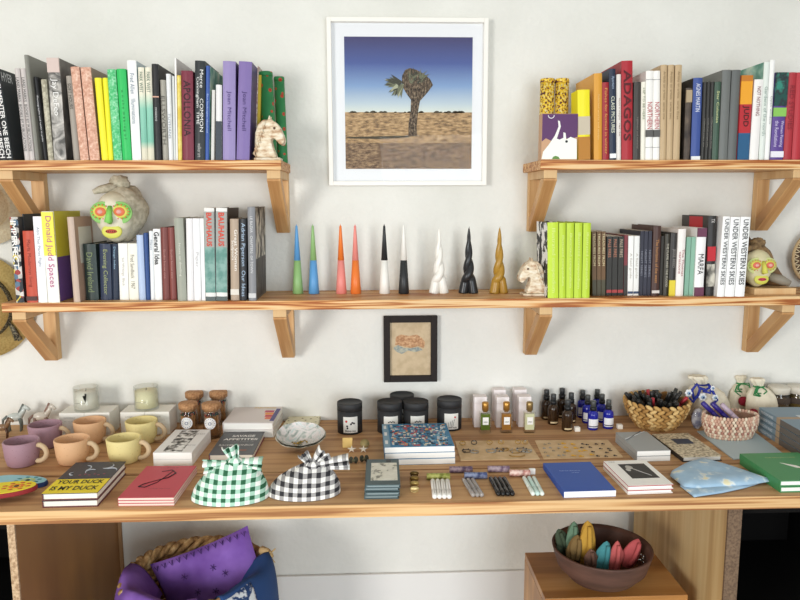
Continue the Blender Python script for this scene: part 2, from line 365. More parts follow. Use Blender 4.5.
photobw = tex('grey_photo', [(.36, '#24221f'), (.46, '#77736a'), (.56, '#cfc9b9')], scale=(1, 1, .6), ns=38, det=5)
row(ZU, G1, [
 (-14, -6.5, -31, 72, '#a8a69f', 'grey catalogue at the far left end of the upper left shelf'),
 (-6, 1, -22, 72, K, 'black spine with white block letters, leftmost on upper left shelf', dict(title='COMPOSER ONE BEECH', tc='#e8e6e2', tl=.95, th=.8, bold=.02)),
 (1, 7.5, -14, 72, K, 'black spine with white block letters, second from left edge', dict(title='DOCUMENTER ONE BEECH', tc='#e8e6e2', tl=.95, th=.8, bold=.02)),
 (7.5, 13.5, -6.5, 69, '#252a2c', 'black book lettered HYER on its leaning front cover', dict(title='DOCUMENTER ONE BEECH', tc='#e8e6e2', tl=.95, th=.8, bold=.02, side='#33393b', sidetext='HYER')),
 (25, 30, 14.5, 68.5, '#cfc6c2', 'pinkish grey paperback with small black spine letters, left of a pair', dict(title='LAND MARKS  BOOKS BY PUBLICATIONS', tc='#333333', tl=.8, th=.6)),
 (30, 35, 20.3, 68.5, '#cfc6c2', 'pinkish grey paperback with small black spine letters, right of a pair', dict(title='LAND MARKS  BOOKS BY PUBLICATIONS', tc='#333333', tl=.8, th=.6)),
 (35.5, 39.5, 21.5, 55, '#6f6e67', 'tall thin grey book leaning beside the pinkish pair', dict(side='#8b897f', spine='#8e8d84')),
 (44, 48, 33.5, 77, K, 'thin black book with white vertical lettering near a beige one', dict(title='Photographs and texts in print', tc='#dddddd', tl=.8, sb=.02)),
 (48.5, 54, 41, 79.5, '#b8b29a', 'small beige speckled book left of the marbled grey book', dict(sb=.012, spine=tex('beige_speck', [(.4, '#a39c84'), (.6, '#cdc7b0')], ns=150))),
 (54.5, 66.5, 47, 58, '#6b665f', 'thick marbled grey book with white name down the spine', dict(title='Jay DeFeo', tc='#f2f0ec', tl=.36, tz=.62, th=.6, spine=marb, bands=((.86, 1, '#d3bdb4'),), side=tex('dark_marble', [(.35, '#3f3c3a'), (.6, '#77716b')], ns=14))),
 (74, 80, 66, 76, '#a59c90', 'narrow grey-beige book squeezed before the two pink books', dict(title='SOFT HOURS', tc='#3a3835', tl=.3, tz=.76, sb=.012)),
 (80.5, 89, 70.5, 67, '#b78c76', 'left one of two speckled salmon pink books', dict(spine=pinks)),
 (90, 100, 80.5, 67.5, '#8f7767', 'right one of two speckled salmon pink books', dict(spine=pinks)),
 (102, 108.5, 94.5, 78, '#f4ea21', 'left one of two bright yellow books'),
 (108.5, 113.5, 102.5, 78, '#f7ee1e', 'right one of two bright yellow books'),
 (114, 122.5, 106, 69.5, '#4fc47c', 'speckled mint green book beside the yellow pair', dict(spine=greens)),
 (123, 132, 116.5, 69, '#22c25a', 'solid bright green book beside the speckled green one', dict(title='o  n  t h e  m a k i n g  o f', tc='#0f6b30', tl=.8, th=.3)),
 (132.5, 141.5, 127, 60.5, '#f3f2f0', 'tall white book with grey-blue spine letters beside the green books', dict(title='Fred Allen   Illuminations', tc='#6b7f92', tl=.5, tz=.62, th=.45, side='#b9c6cc')),
 (142, 148, 138, 67.5, '#7cb7a2', 'left one of two teal and cream striped books', dict(spine=tealc, title='PARK WEST', tc='#3d6650', tl=.22, tz=.84)),
 (148, 154.5, 145, 67.5, '#7cb7a2', 'right one of two teal and cream striped books', dict(spine=tealc, title='PARK WEST', tc='#3d6650', tl=.22, tz=.84)),
 (155, 161.5, 151, 64, '#242325', 'black book with a thin pink line across its spine', dict(side='#2a2a2a', bands=((.655, .668, '#d9a58e'),), title='MODERNS', tc='#cfcfcf', tl=.14, tz=.48, th=.3)),
 (163, 168.5, 160, 80, '#a8a497', 'small grey book beside the pink-lined black book', dict(title='ELLSWORTH', tc='#5a574f', tl=.6, th=.7, sb=.012)),
 (169, 173.5, 166, 74, '#e9ebec', 'thin white book with pale grey-blue spine lettering', dict(title='TUYMANS', tc='#8b97a0', tl=.5, tz=.4)),
 (173.8, 176, 172, 76, '#cfd3d0', 'very thin pale booklet left of the tall white folder'),
 (176.2, 178, 174.5, 58, '#eceae6', 'tallest thin white book with pale cover on the upper left shelf', dict(side='#c9c3c0')),
 (178.3, 182.2, 177, 75.5, tex('yellow_map', [(.4, '#e2c545'), (.6, '#f3df77')], ns=60), 'thin yellow book left of the burgundy book', dict(sb=.004)),
 (182.4, 194, 181, 71, '#7c2238', 'burgundy hardcover with big dark spine letters', dict(title='APOLLONIA', tc='#2d0f18', tl=.62, tz=.58, th=.6)),
 (195, 205, 195, 61, '#232a2c', 'black book on dance with two lines of white spine letters', dict(title='Merce     COMMON|Cunningham  TIME', tc='#ecece8', tl=.62, tz=.6, th=.7, side='#27302f', extra=(('walker art', .1, .14, '#b8b8b4'),))),
 (205.3, 209.3, 206, 66, '#3d5fae', 'thin blue book right of the black dance book', dict(title='Blue landscapes observed', tc='#a9c2ef', tl=.8, side=paleart)),
 (211, 214, 212, 90, '#d9d6cf', 'small slim off-white booklet in front of a painted cover', dict(sb=.01)),
 (216, 222, 216, 85, '#e8e6e4', 'small book with white upper and dark lower spine', dict(bands=((0, .52, '#39424c'),), sb=.008)),
 (223, 235.5, 223, 61.5, '#8d79b4', 'left one of two thick lavender monographs', dict(title='Joan Mitchell', tc='#4a3577', tl=.4, tz=.5, th=.4, spine='#9484ba', side='#5e4a86')),
 (236.5, 249.5, 239, 62, '#7d68a8', 'right one of two thick lavender monographs', dict(title='Joan Mitchell', tc='#43306e', tl=.4, tz=.5, th=.4, side='#4e3c72')),
 (250.5, 254.5, 252.5, 66, tex('floral_edge', [(.4, '#b58a80'), (.6, '#e6dcd2')], ns=90), 'thin floral-edged book at right end of the upper left shelf', dict(sb=.09, d=.1)),
 (255, 259, 256.5, 75, '#d5b629', 'thin yellow book beside the green patterned cylinders', dict(sb=.09, d=.1)),
])
row(ZU, G2, [
 (578, 590, 577.5, 90, '#f2e414', 'bright yellow book in front of the orange one', dict(sb=.002, d=.06, bands=((.0, .33, '#b9781c'), (.36, .62, '#c7b9a0')))),
 (594, 602, 594, 73.5, '#dd9a2c', 'large orange book with a yellow shape on its cover', dict(title='Selected works and essays', tc='#f0c878', tl=.6, th=.3, side='#e3a238')),
 (602.5, 609, 602, 82.5, '#a5202b', 'dark red book with yellow spine lettering', dict(title='Fishes for festival in winter', tc='#e2a04c', tl=.85, th=.4, side='#4a4440')),
 (609.5, 616, 609, 69, '#1f2c46', 'navy book titled in white beside the dark red one', dict(title='CLASS PICTURES', tc='#e8ead2', tl=.4, tz=.5, th=.5, bands=((.02, .07, '#f0f0f0'),), extra=(('Aperture', .85, .14, '#9fb2cc'),))),
 (616.5, 621, 616.5, 74.5, '#e6e0d9', 'narrow white book left of the big red book', dict(title='Notes in margins   1984-1996', tc='#9a7c70', tl=.8, th=.4)),
 (621.5, 632.5, 621.5, 61, '#b3202c', 'big red book with black geometric letter marks down its spine', dict(side='#a31c28', title='ADAGOS', tc='#5a1319', tl=.8, tz=.55, th=.7, bold=.02)),
 (633, 640, 634, 82, '#3e3935', 'black book right of the big red book', dict(title='Lightness and material', tc='#8a837a', tl=.4, tz=.35, th=.3, side='#2f2b29')),
 (640.5, 645, 641, 82, '#f2eddc', 'narrow cream book left of the arrow pair', dict(title='HIP TO BE HERE', tc='#6b7a4f', tl=.4, tz=.72, th=.5)),
 (645.3, 652.5, 646, 71, '#f3f0ea', 'left one of two white books with red letters and black arrowhead', dict(title='NORTHERN', tc='#b8202a', tl=.3, tz=.5, th=.7, bands=((.26, .34, '#5a5754'), (.9, .905, '#999999'), (.14, .145, '#999999')))),
 (652.8, 659.5, 653.3, 71, '#f3f0ea', 'right one of two white books with red letters and black arrowhead', dict(title='NORTHERN', tc='#b8202a', tl=.3, tz=.5, th=.7, bands=((.26, .34, '#5a5754'), (.9, .905, '#999999'), (.14, .145, '#999999')))),
 (659.8, 666, 661, 65, '#c3a67c', 'leftmost of three tall beige books', dict(title='Artists on artists  series one', tc='#8a6d45', tl=.5, tz=.68, th=.35)),
 (666.3, 672.5, 668, 65, '#c3a67c', 'middle of three tall beige books', dict(title='Artists on artists  series two', tc='#8a6d45', tl=.5, tz=.68, th=.35)),
 (672.8, 679.5, 675.3, 65, '#c3a67c', 'rightmost of three tall beige books', dict(title='Artists on artists  series three', tc='#8a6d45', tl=.5, tz=.68, th=.35)),
 (683.5, 689.5, 686, 88, '#2b2623', 'small dark book with a beige photo spine', dict(spine=darkart, bands=((.8, .97, '#b09a78'),))),
 (690.5, 699.5, 693.5, 78, '#3b539b', 'blue book with white letters, white block at its foot', dict(title='AGNES MARTIN', tc='#e6eaf5', tl=.34, tz=.76, th=.6, bands=((0, .045, '#e8e8e8'),), side='#262322')),
 (700.5, 704, 703.5, 82, '#33322f', 'black paperback right of the blue book', dict(title='Collected essays one', tc='#8d8a80', tl=.5, tz=.35)),
 (704.2, 707.7, 707, 82, '#33322f', 'black paperback, middle of three beside the blue book', dict(title='Collected essays two', tc='#8d8a80', tl=.5, tz=.35)),
 (707.9, 711.5, 710.4, 82, '#33322f', 'black paperback, third right of the blue book', dict(title='Collected essays three', tc='#8d8a80', tl=.5, tz=.35)),
 (711.8, 718, 714.8, 82, '#3f5a49', 'dark green book with pale yellow handwriting-like title', dict(title='Star Colonies', tc='#d6dc9a', tl=.5, tz=.68, th=.4)),
 (718.5, 727, 722.5, 70, '#6e716e', 'left one of two grey cloth books', dict(sb=.004, side='#7c7d78')),
 (727.3, 736, 732, 70, '#646765', 'right one of two grey cloth books'),
 (736.5, 748, 741, 75.5, '#c92a33', 'book with orange, red and blue colour-block spine', dict(bands=((.0, .32, '#1f5a86'), (.32, .66, '#c1242d'), (.66, .93, '#f1a21b'), (.93, 1, '#c9761a')), title='JUDD', tc='#4a1012', tl=.25, tz=.52, th=.6, bold=.02, d=.1)),
 (749, 758, 754.5, 79.5, '#f1ede9', 'white book with small dark red letters beside the colour-block one', dict(title='NOT NOTHING', tc='#7c1e2b', tl=.36, tz=.73, th=.4, sb=.004, d=.1)),
 (758.5, 764, 763, 62, '#dfe6de', 'tall slim pale green book', dict(side=tex('teal_cover', [(.4, '#5f9a86'), (.55, '#9fc7b4'), (.7, '#d8e3cc')], ns=20), title='Gardens of the north', tc='#8aa095', tl=.5)),
 (764.3, 769.3, 768.5, 60, '#f0efec', 'tall slim white book, right of the pale green one', dict(title='Open window', tc='#9aa0a0', tl=.4)),
 (769.8, 782.5, 775.5, 72.5, '#5c3f92', 'purple book with dark green painted top on the upper right shelf', dict(bands=((.62, 1, tex('green_dark_art', [(.4, '#1d4f48'), (.5, '#2c2c33'), (.62, '#2f8a77')], ns=45)), (.5, .6, '#86c552'), (.03, .1, '#e9e6ef')), title='Women Painting|the Revolutions', tc='#d9cdf0', tl=.3, tz=.3, th=.6)),
 (783, 791, 788, 72.5, '#b52a35', 'red book at the right picture edge, left of its twin', dict(title='RED STUDIES', tc='#8a1c28', tl=.5, tz=.6)),
 (791.5, 800, 796.5, 72.5, '#c02c37', 'red book at the right picture edge, farther right of its twin'),
 (800.5, 812, 806, 74, '#3a3836', 'dark book past the red twins on the upper right shelf'),
])
collage = tex('collage', [(.0, '#3a3d42'), (.3, '#c7c3ba'), (.45, '#5b7790'), (.6, '#d8c24c'), (.72, '#e6e2da'), (.85, '#a83d3a')], ns=85, kind='cells', const=True)
row(ZL, G3, [
 (16.5, 24.5, 9.5, 217, '#3a3a3a', 'collage-patterned book at left end of the lower shelf', dict(d=.115, spine=collage, title='IMPERFECT', tc='#f0eee8', tl=.55, tz=.68, th=.7, bold=.02)),
 (25, 27.2, 18, 214, '#2f3134', 'thin black book behind the orange-red spine', dict(sb=.03, d=.1)),
 (27.4, 38, 22.5, 231, '#c9492f', 'orange-red book near left end of the lower shelf', dict(sb=.001, d=.12, title='Marfa Modernist living', tc='#8e2c1a', tl=.66, tz=.55, th=.4, bands=((.03, .09, '#4a211a'),))),
 (38.6, 47.8, 31.5, 216.5, '#f2f2f4', 'slim white book between the orange-red and yellow-white spines', dict(sb=.003, d=.12, title='Also That Planet Flight', tc='#8d95a5', tl=.46, tz=.65, th=.4)),
 (48.3, 60, 41, 211.5, '#f0ede8', 'thick book with yellow upper and white lower spine', dict(sb=.001, d=.17, title='Donald Judd Spaces', tc='#c0508a', tl=.78, tz=.56, th=.62, bands=((.52, .995, '#eae03e'),), side='#d6cd2e', sidebands=((.02, .995, .005, .5, '#6a4a8e'),))),
 (74, 80.5, 67, 217, '#c9a58e', 'tan book in a plastic sleeve', dict(sb=.006, d=.12, spine='#c8b09d', side='#b7957f', sidebands=((.2, .9, .45, .88, '#d9d4c4'),))),
 (86.5, 99, 83, 244, '#2b3a37', 'black-green book under the painted mask, left end', dict(sb=.04, title='David Ireland', tc='#7b8a5c', tl=.7, th=.5)),
 (101, 112, 99.5, 244, '#27334e', 'navy book with yellow-green lettering under the mask', dict(sb=.04, title='Evening Collector', tc='#9aa36a', tl=.8, th=.5)),
 (112.5, 119, 111.5, 244, '#1f2c42', 'dark navy book right of the lettered navy one', dict(sb=.04, title='Design index', tc='#8fb4cf', tl=.4, tz=.75, th=.4)),
 (120, 129, 118, 243.5, '#f2f0ea', 'white book under the mask, third spine from the navy pair', dict(sb=.04, title='Sol Writings  Black', tc='#b3aea2', tl=.5, th=.35)),
 (129.5, 139, 127.5, 243.5, '#f1eddd', 'cream book just right of the white one under the mask', dict(sb=.04, title='Fred Sandback  1967', tc='#77705f', tl=.6, th=.4)),
 (139.5, 146, 136.5, 235, '#b4c6e6', 'pale blue book right of the mask', dict(sb=.035, side='#b4c6e6')),
 (146.5, 150.5, 143.5, 233, '#2f4f8d', 'slim royal blue book', dict(sb=.035)),
 (151, 155, 149, 231, '#edf0f2', 'slim white book left of the large-titled white one', dict(sb=.035, title='Ellipses', tc='#7b8794', tl=.3, tz=.8)),
 (155.3, 162.5, 153, 229, '#f3f3f1', 'white book with large black title at the top of its spine', dict(sb=.033, title='General Idea', tc='#2c2c30', tl=.46, tz=.73, th=.7, bold=.02)),
 (163, 170, 159.5, 227.5, '#7b3b35', 'left one of two maroon books', dict(sb=.035, title='Studio house one', tc='#b98077', tl=.4, th=.3)),
 (170.5, 177, 167.5, 227.5, '#87413a', 'right one of two maroon books', dict(sb=.035, title='Studio house two', tc='#c08a80', tl=.4, th=.3)),
 (178, 187, 174, 218, '#9c9f90', 'sage grey book taller than the maroon pair', dict(sb=.012, title='Notes on dwelling', tc='#d8d8ca', tl=.4, th=.3)),
 (187.5, 194, 186, 218.5, '#e9e6e6', 'leftmost of three plain white books', dict(sb=.014)),
 (194.4, 201.5, 191.7, 218.5, '#efeeee', 'middle of three plain white books', dict(sb=.014, title='Paper', tc='#c0bcbc', tl=.2)),
 (202, 205.5, 198.8, 218.5, '#f4f4f4', 'rightmost, narrowest of three plain white books', dict(sb=.014)),
 (206, 216, 204, 208, '#e6e4de', 'left one of two books with red letters over grey-green', dict(sb=.008, title='BAUHAUS', tc='#d7432e', tl=.36, tz=.77, th=.55, bold=.03, bands=((.09, .58, tex('bau', [(.4, '#5d8f84'), (.6, '#86aca2')], ns=60)), (.0, .045, '#55605e'), (.58, .96, '#9c9e98')))),
 (216.5, 227.5, 216, 208, '#e6e4de', 'right one of two books with red letters over grey-green', dict(sb=.008, title='BAUHAUS', tc='#d7432e', tl=.36, tz=.77, th=.55, bold=.03, bands=((.09, .58, tex('bau', [], ns=60)), (.0, .045, '#55605e'), (.58, .96, '#9c9e98')), side='#4d3c30')),
 (231, 239.5, 230, 219, '#b39c85', 'tan book with white letters left of the black one', dict(sb=.012, title='Great Women|Sculptors', tc='#f0e9df', tl=.62, tz=.62, th=.75, bold=.01, bands=((.07, .14, '#dcd4c8'),))),
 (240, 247, 239.5, 219, '#26272b', 'black book with blue-white title beside the grey photo book', dict(sb=.01, title='Adrian Piperson  Our Ideas', tc='#a9c0d8', tl=.9, th=.7)),
 (249, 256.5, 247.5, 207, '#85868a', 'grey book with a black and white crowd photo on its cover', dict(sb=.004, d=.18, title='LE BAZAR   CHAPTERS  OF TOWN', tc='#d6d6d6', tl=.6, tz=.6, th=.35, side='#5b5854', sidebands=((.03, .99, .45, .99, photobw), (.03, .99, .02, .44, tex('facade', [(.45, '#3c3a38'), (.6, '#6a6560')], ns=50, scale=(1, 2, .3)))), bands=((.03, .08, '#c9c9c9'),))),
])
G4b = dict(sb=.035)
leo = tex('torn_print', [(.42, '#2c2a29'), (.5, '#f2f0ec')], ns=30, det=4, const=True)
row(ZL, G4, [
 (547.8, 558.5, 547.5, 222.5, '#c0dd2c', 'leftmost of five lime green books, beside the patterned cover', dict(sb=.001, d=.125, title='Illustrated compendium', tc='#dcea86', tl=.85, th=.4, side=leo)),
 (559, 565.8, 559, 223, '#b9d629', 'second from left of five lime green books', dict(sb=.002, title='Illustrated compendium', tc='#dcea86', tl=.85, th=.45)),
 (566.2, 573.5, 566.7, 223, '#b9d629', 'middle one of five lime green books', dict(sb=.002, title='Illustrated compendium', tc='#dcea86', tl=.85, th=.45)),
 (574, 581.5, 575, 223, '#b9d629', 'fourth from left of five lime green books', dict(sb=.002, title='Illustrated compendium', tc='#dcea86', tl=.85, th=.45)),
 (582, 589.5, 583.5, 223, '#b9d629', 'rightmost of five lime green books, beside brown spines', dict(sb=.002, title='Illustrated compendium', tc='#dcea86', tl=.85, th=.45)),
 (592.5, 596.7, 592, 231.5, '#6b4a24', 'leftmost of three brown paperbacks with cream letters', dict(sb=.04, title='TREASURES FROM', tc='#e0cfa0', tl=.5, tz=.72, hard=False, bands=((0, .25, '#4a4630'),))),
 (597, 601, 597, 231.5, '#6b4a24', 'middle of three brown paperbacks with cream letters', dict(sb=.04, title='TREASURES FROM', tc='#e0cfa0', tl=.5, tz=.72, hard=False, bands=((0, .25, '#4a4630'),))),
 (601.3, 605.5, 601.5, 231.5, '#6b4a24', 'rightmost of three brown paperbacks with cream letters', dict(sb=.04, title='TREASURES FROM', tc='#e0cfa0', tl=.5, tz=.72, hard=False, bands=((0, .25, '#4a4630'),))),
 (606.3, 611.5, 607, 236.5, '#29261f', 'first of three black paperbacks right of the brown trio', dict(sb=.04, title='PALE FIRES', tc='#c77f62', tl=.3, tz=.8, hard=False, bands=((.05, .1, '#b03a3a'),))),
 (611.9, 617.2, 612.7, 236.5, '#29261f', 'second of three black paperbacks right of the brown trio', dict(sb=.04, title='PALE FIRES', tc='#c77f62', tl=.3, tz=.8, hard=False, bands=((.05, .1, '#b03a3a'),))),
 (617.6, 623, 618.7, 236.5, '#29261f', 'third of three black paperbacks, next to the narrow dark red one', dict(sb=.04, title='PALE FIRES', tc='#c9b39b', tl=.3, tz=.8, hard=False, bands=((.05, .1, '#b03a3a'),))),
 (623.4, 627, 624.5, 235, '#7d2c33', 'narrow dark red paperback left of the white pair', dict(sb=.04, hard=False, bands=((0, .5, '#3a3632'),))),
 (627.5, 632.8, 628.5, 236, '#efeeea', 'left one of two white paperbacks among dark spines', dict(sb=.04, title='A field guide', tc='#bdb7ab', tl=.5, hard=False, bands=((.03, .07, '#3a4a6a'),))),
 (633.2, 638.5, 634.5, 236, '#efeeea', 'right one of two white paperbacks among dark spines', dict(sb=.04, title='A field guide', tc='#bdb7ab', tl=.5, hard=False, bands=((.03, .07, '#3a4a6a'),))),
 (639, 642.6, 640.5, 231, '#2b2b3a', 'first of three thin dark navy paperbacks', dict(sb=.035, title='NIGHT SERIES', tc='#8d8f9c', tl=.6, hard=False)),
 (642.9, 646.6, 644.5, 231, '#2e2e3e', 'second of three thin dark navy paperbacks', dict(sb=.035, title='NIGHT SERIES', tc='#8d8f9c', tl=.6, hard=False)),
 (646.9, 650.5, 648.7, 231, '#2b2b3a', 'third of three thin dark navy paperbacks', dict(sb=.035, title='NIGHT SERIES', tc='#8d8f9c', tl=.6, hard=False)),
 (650.9, 658.8, 653.3, 226, '#4b2e26', 'taller brown book with orange spine lettering', dict(sb=.03, title='The horizons of the west', tc='#c98a4a', tl=.62, tz=.5, th=.4, bands=((.04, .08, '#d8d0c8'),))),
 (659.2, 662, 661.5, 236, '#2f2a22', 'thin dark book right of the taller brown book', dict(sb=.035, hard=False)),
 (662.3, 667.8, 664.5, 234, '#39352a', 'dark olive book with white vertical title', dict(sb=.03, title='THE FLAME AND THE FLOOD', tc='#cfc9b5', tl=.7, th=.4)),
 (668.2, 674.5, 671, 233, '#34312f', 'dark book with a yellow block at the foot of its spine', dict(sb=.03, title='JESSE REED', tc='#8f8a84', tl=.3, tz=.6, bands=((0, .25, '#e2cc2e'),))),
 (675, 683, 678, 229, '#efe8e2', 'cream white book with small red lettering', dict(sb=.025, title='The Thomas|variations', tc='#a5474a', tl=.4, tz=.5, th=.6)),
 (684, 688.3, 687, 237, '#7fae96', 'left one of two thin mint green paperbacks', dict(sb=.025, hard=False)),
 (688.6, 692.8, 691.7, 237, '#86b59c', 'right one of two thin mint green paperbacks', dict(sb=.025, hard=False)),
 (693.3, 703, 696, 228, '#f2f0ee', 'white book with dark patterned head and foot', dict(sb=.02, title='MARFA', tc='#2a2a2c', tl=.3, tz=.47, th=.6, bands=((.87, 1, '#6c3550'), (0, .13, '#6c3550')))),
 (705.5, 713.5, 708.5, 216, '#2c2928', 'tall black and red book behind the dark-footed white one', dict(sb=.02, bands=((.44, .62, '#c8202c'), (.12, .4, photobw)), title='TX', tc='#d8d4d0', tl=.05, tz=.94, side='#3a3330', sidebands=((.2, .7, .85, .99, '#c8202c'),))),
 (714.5, 724.2, 720.7, 216.5, '#f6f5f3', 'leftmost of three white books with bold black titles', dict(sb=.001, title='UNDER WESTERN SKIES', tc='#55585a', tl=.82, tz=.56, th=.55, bold=.01)),
 (724.7, 734.2, 731, 217, '#f6f5f3', 'middle of three white books with bold black titles', dict(sb=.001, title='UNDER WESTERN SKIES', tc='#55585a', tl=.82, tz=.56, th=.55, bold=.01)),
 (734.7, 744.3, 741, 217, '#f6f5f3', 'rightmost of three white books with bold black titles', dict(sb=.001, title='UNDER WESTERN SKIES', tc='#3a3c3e', tl=.82, tz=.56, th=.55, bold=.01)),
])
# ================================================================ PICTURES ON THE WALL
def wallpt(px, py, y=-.02): return at(px, py, y=y)
yy = -.03
a = wallpt(325.5, 16.5, yy); b = wallpt(486.5, 185.3, yy)
W = b.x-a.x-.002; H = a.z-b.z; pf = thing('picture_frame', 'large white framed desert photograph of a spiky tree hung between upper shelves', 'picture', ((a.x+b.x)/2+.001, 0, b.z))
m = MB(); fwid = .0125; hw = W/2
m.box(-hw, -hw+fwid, -.03, -.001, 0, H); m.box(hw-fwid, hw, -.03, -.001, 0, H); m.box(-hw+fwid, hw-fwid, -.03, -.001, 0, fwid); m.box(-hw+fwid, hw-fwid, -.03, -.001, H-fwid, H)
m.build('frame', mat('#f5f2ea', .45), pf, bev=.0012)
MB().box(-hw+fwid, hw-fwid, -.012, -.002, fwid, H-fwid).build('mat_board', mat('#e9ebee', .8), pf)
p0 = wallpt(344, 36.5, -.0125); p1 = wallpt(471.3, 168.8, -.0125)
c0 = Vector((pf.location.x, 0, pf.location.z)); ix0, ix1, iz0, iz1 = p0.x-c0.x, p1.x-c0.x, p1.z-c0.z, p0.z-c0.z
iw, ih = ix1-ix0, iz1-iz0
hz = iz0+ih*.435
sky = tex('printed_sky', [(0, '#d7dfd5'), (.12, '#b9cbd6'), (.35, '#7f9fcb'), (.65, '#4d5f9e'), (1, '#46436e')], kind='ramp', scale=(1, 1, 1/(iz1-hz)), r=.6)
gnd = tex('printed_ground', [(.3, '#6e563e'), (.46, '#a08058'), (.6, '#bd9a6c'), (.75, '#d2b384')], ns=110, det=8, scale=(.6, 1, 1.8), r=.6)
gnd2 = tex('printed_ground_dark', [(.3, '#48372a'), (.48, '#7a6048'), (.6, '#967a5a'), (.75, '#b0946e')], ns=130, det=8, scale=(.6, 1, 1.6), r=.6)
MB().box(ix0, ix1, -.0128, -.0121, 0, iz1-hz).build('printed_sky', sky, pf, loc=(0, 0, hz))
m = MB(); m.box(ix0, ix1, -.0128, -.0121, iz0+ih*.2, hz, 0); m.box(ix0, ix1, -.0128, -.0121, iz0, iz0+ih*.2, 1); m.build('printed_ground', [gnd, gnd2], pf)
random.seed(4)
def P2(px, py): q = wallpt(px, py, -.0133); return (q.x-c0.x, q.z-c0.z)
m = MB()   # distant bushes and shadow
for k in range(26):
    u = random.random(); x = ix0+.004+iw*.97*u; r_ = random.uniform(.002, .006)
    m.prism([(x-r_*2, hz-.002), (x+r_*2, hz-.002), (x+r_, hz+r_*.6), (x, hz+r_*.8), (x-r_, hz+r_*.5)], -.0131, -.0129, axis='y')
m.prism([P2(346, 137), P2(408, 135.5), P2(410, 137.5), P2(380, 139), P2(350, 138.5)], -.0131, -.0129, axis='y')
m.build('printed_scrub', mat('#4b4436', .8), pf)
m = MB(); m.prism([P2(408.5, 136.5), P2(417.5, 136), P2(416.5, 128), P2(418, 112), P2(420, 101), P2(428, 92), P2(433, 85), P2(430, 79), P2(424, 74), P2(417, 70), P2(410, 68), P2(405, 70), P2(402, 76), P2(402, 86), P2(406, 93), P2(411, 100), P2(410.5, 112), P2(408.5, 124)], -.0136, -.0131, axis='y')
m.build('printed_tree', tex('tree_bark_print', [(.35, '#2e261f'), (.52, '#5d4e3f'), (.68, '#97836a')], ns=150, det=6, scale=(1.5, 1, .7), r=.7), pf)
m = MB()
for k in range(75):
    an = math.radians(random.uniform(125, 275)); L_ = random.uniform(11, 17.5); cx, cy = 401, 84
    ex, ey = cx+L_*math.cos(an), cy-L_*math.sin(an)*.85; q0 = P2(cx+3*math.cos(an+1.6), cy-3*math.sin(an+1.6)); q1 = P2(cx-3*math.cos(an+1.6), cy+3*math.sin(an+1.6))
    m.prism([q0, q1, P2(ex, ey)], -.01372-.000006*k, -.0137, k % 3, axis='y')
for k in range(30):
    an = math.radians(random.uniform(-20, 150)); cx, cy = 416+random.uniform(-6, 6), 80+random.uniform(-6, 4); L_ = random.uniform(6, 12)
    ex, ey = cx+L_*math.cos(an), cy-L_*math.sin(an)*.8; m.prism([P2(cx-1, cy), P2(cx+1, cy+1), P2(ex, ey)], -.01422-.000006*k, -.0142, 2-(k % 2), axis='y')
m.build('printed_spikes', [mat('#a9ab8e', .7), mat('#6d7158', .7), mat('#45453a', .7)], pf)
MB().box(-hw+fwid, hw-fwid, -.0215, -.0205, fwid, H-fwid).build('glazing', glass('#ffffff', 1., .0, .12), pf)
a = wallpt(383.5, 316.5, -.018); b = wallpt(437.3, 381.8, -.018)
W = b.x-a.x; H = a.z-b.z; sf = thing('picture_frame', 'small black framed drawing of orange and grey rocks below the lower shelf', 'picture', ((a.x+b.x)/2, 0, b.z))
hw = W/2; fwid = .0195; m = MB()
m.box(-hw, -hw+fwid, -.018, -.001, 0, H); m.box(hw-fwid, hw, -.018, -.001, 0, H); m.box(-hw+fwid, hw-fwid, -.018, -.001, 0, fwid); m.box(-hw+fwid, hw-fwid, -.018, -.001, H-fwid, H)
m.build('frame', mat('#2b2523', .6, spec=.15), sf, bev=.001)
MB().box(-hw+fwid, hw-fwid, -.008, -.002, fwid, H-fwid).build('paper', tex('kraft_paper', [(.4, '#bfa680'), (.6, '#cdb58f')], ns=40), sf)
c0 = sf.location.copy()
def blob(pts, n=0): return [(wallpt(px, py, -.0085).x-c0.x, wallpt(px, py, -.0085).z-c0.z) for px, py in pts]
MB().prism(blob([(395, 345), (396, 337), (401, 334.5), (409, 336), (417, 334.5), (422, 338), (425, 342), (424, 348), (418, 346), (411, 348), (403, 346)]), -.0084, -.0081, axis='y').build('drawn_rock', tex('rock_orange', [(.35, '#a9744a'), (.6, '#d0a071'), (.75, '#d9bb93')], ns=160, det=4), sf)
MB().prism(blob([(393, 348), (398, 345), (404, 348), (411, 348), (418, 347), (423, 350), (415, 352), (408, 350.5), (402, 354), (397, 352)]), -.0087, -.0085, axis='y').build('drawn_water', tex('rock_blue', [(.35, '#7d8a8a'), (.6, '#b7b59f')], ns=170, det=4), sf)
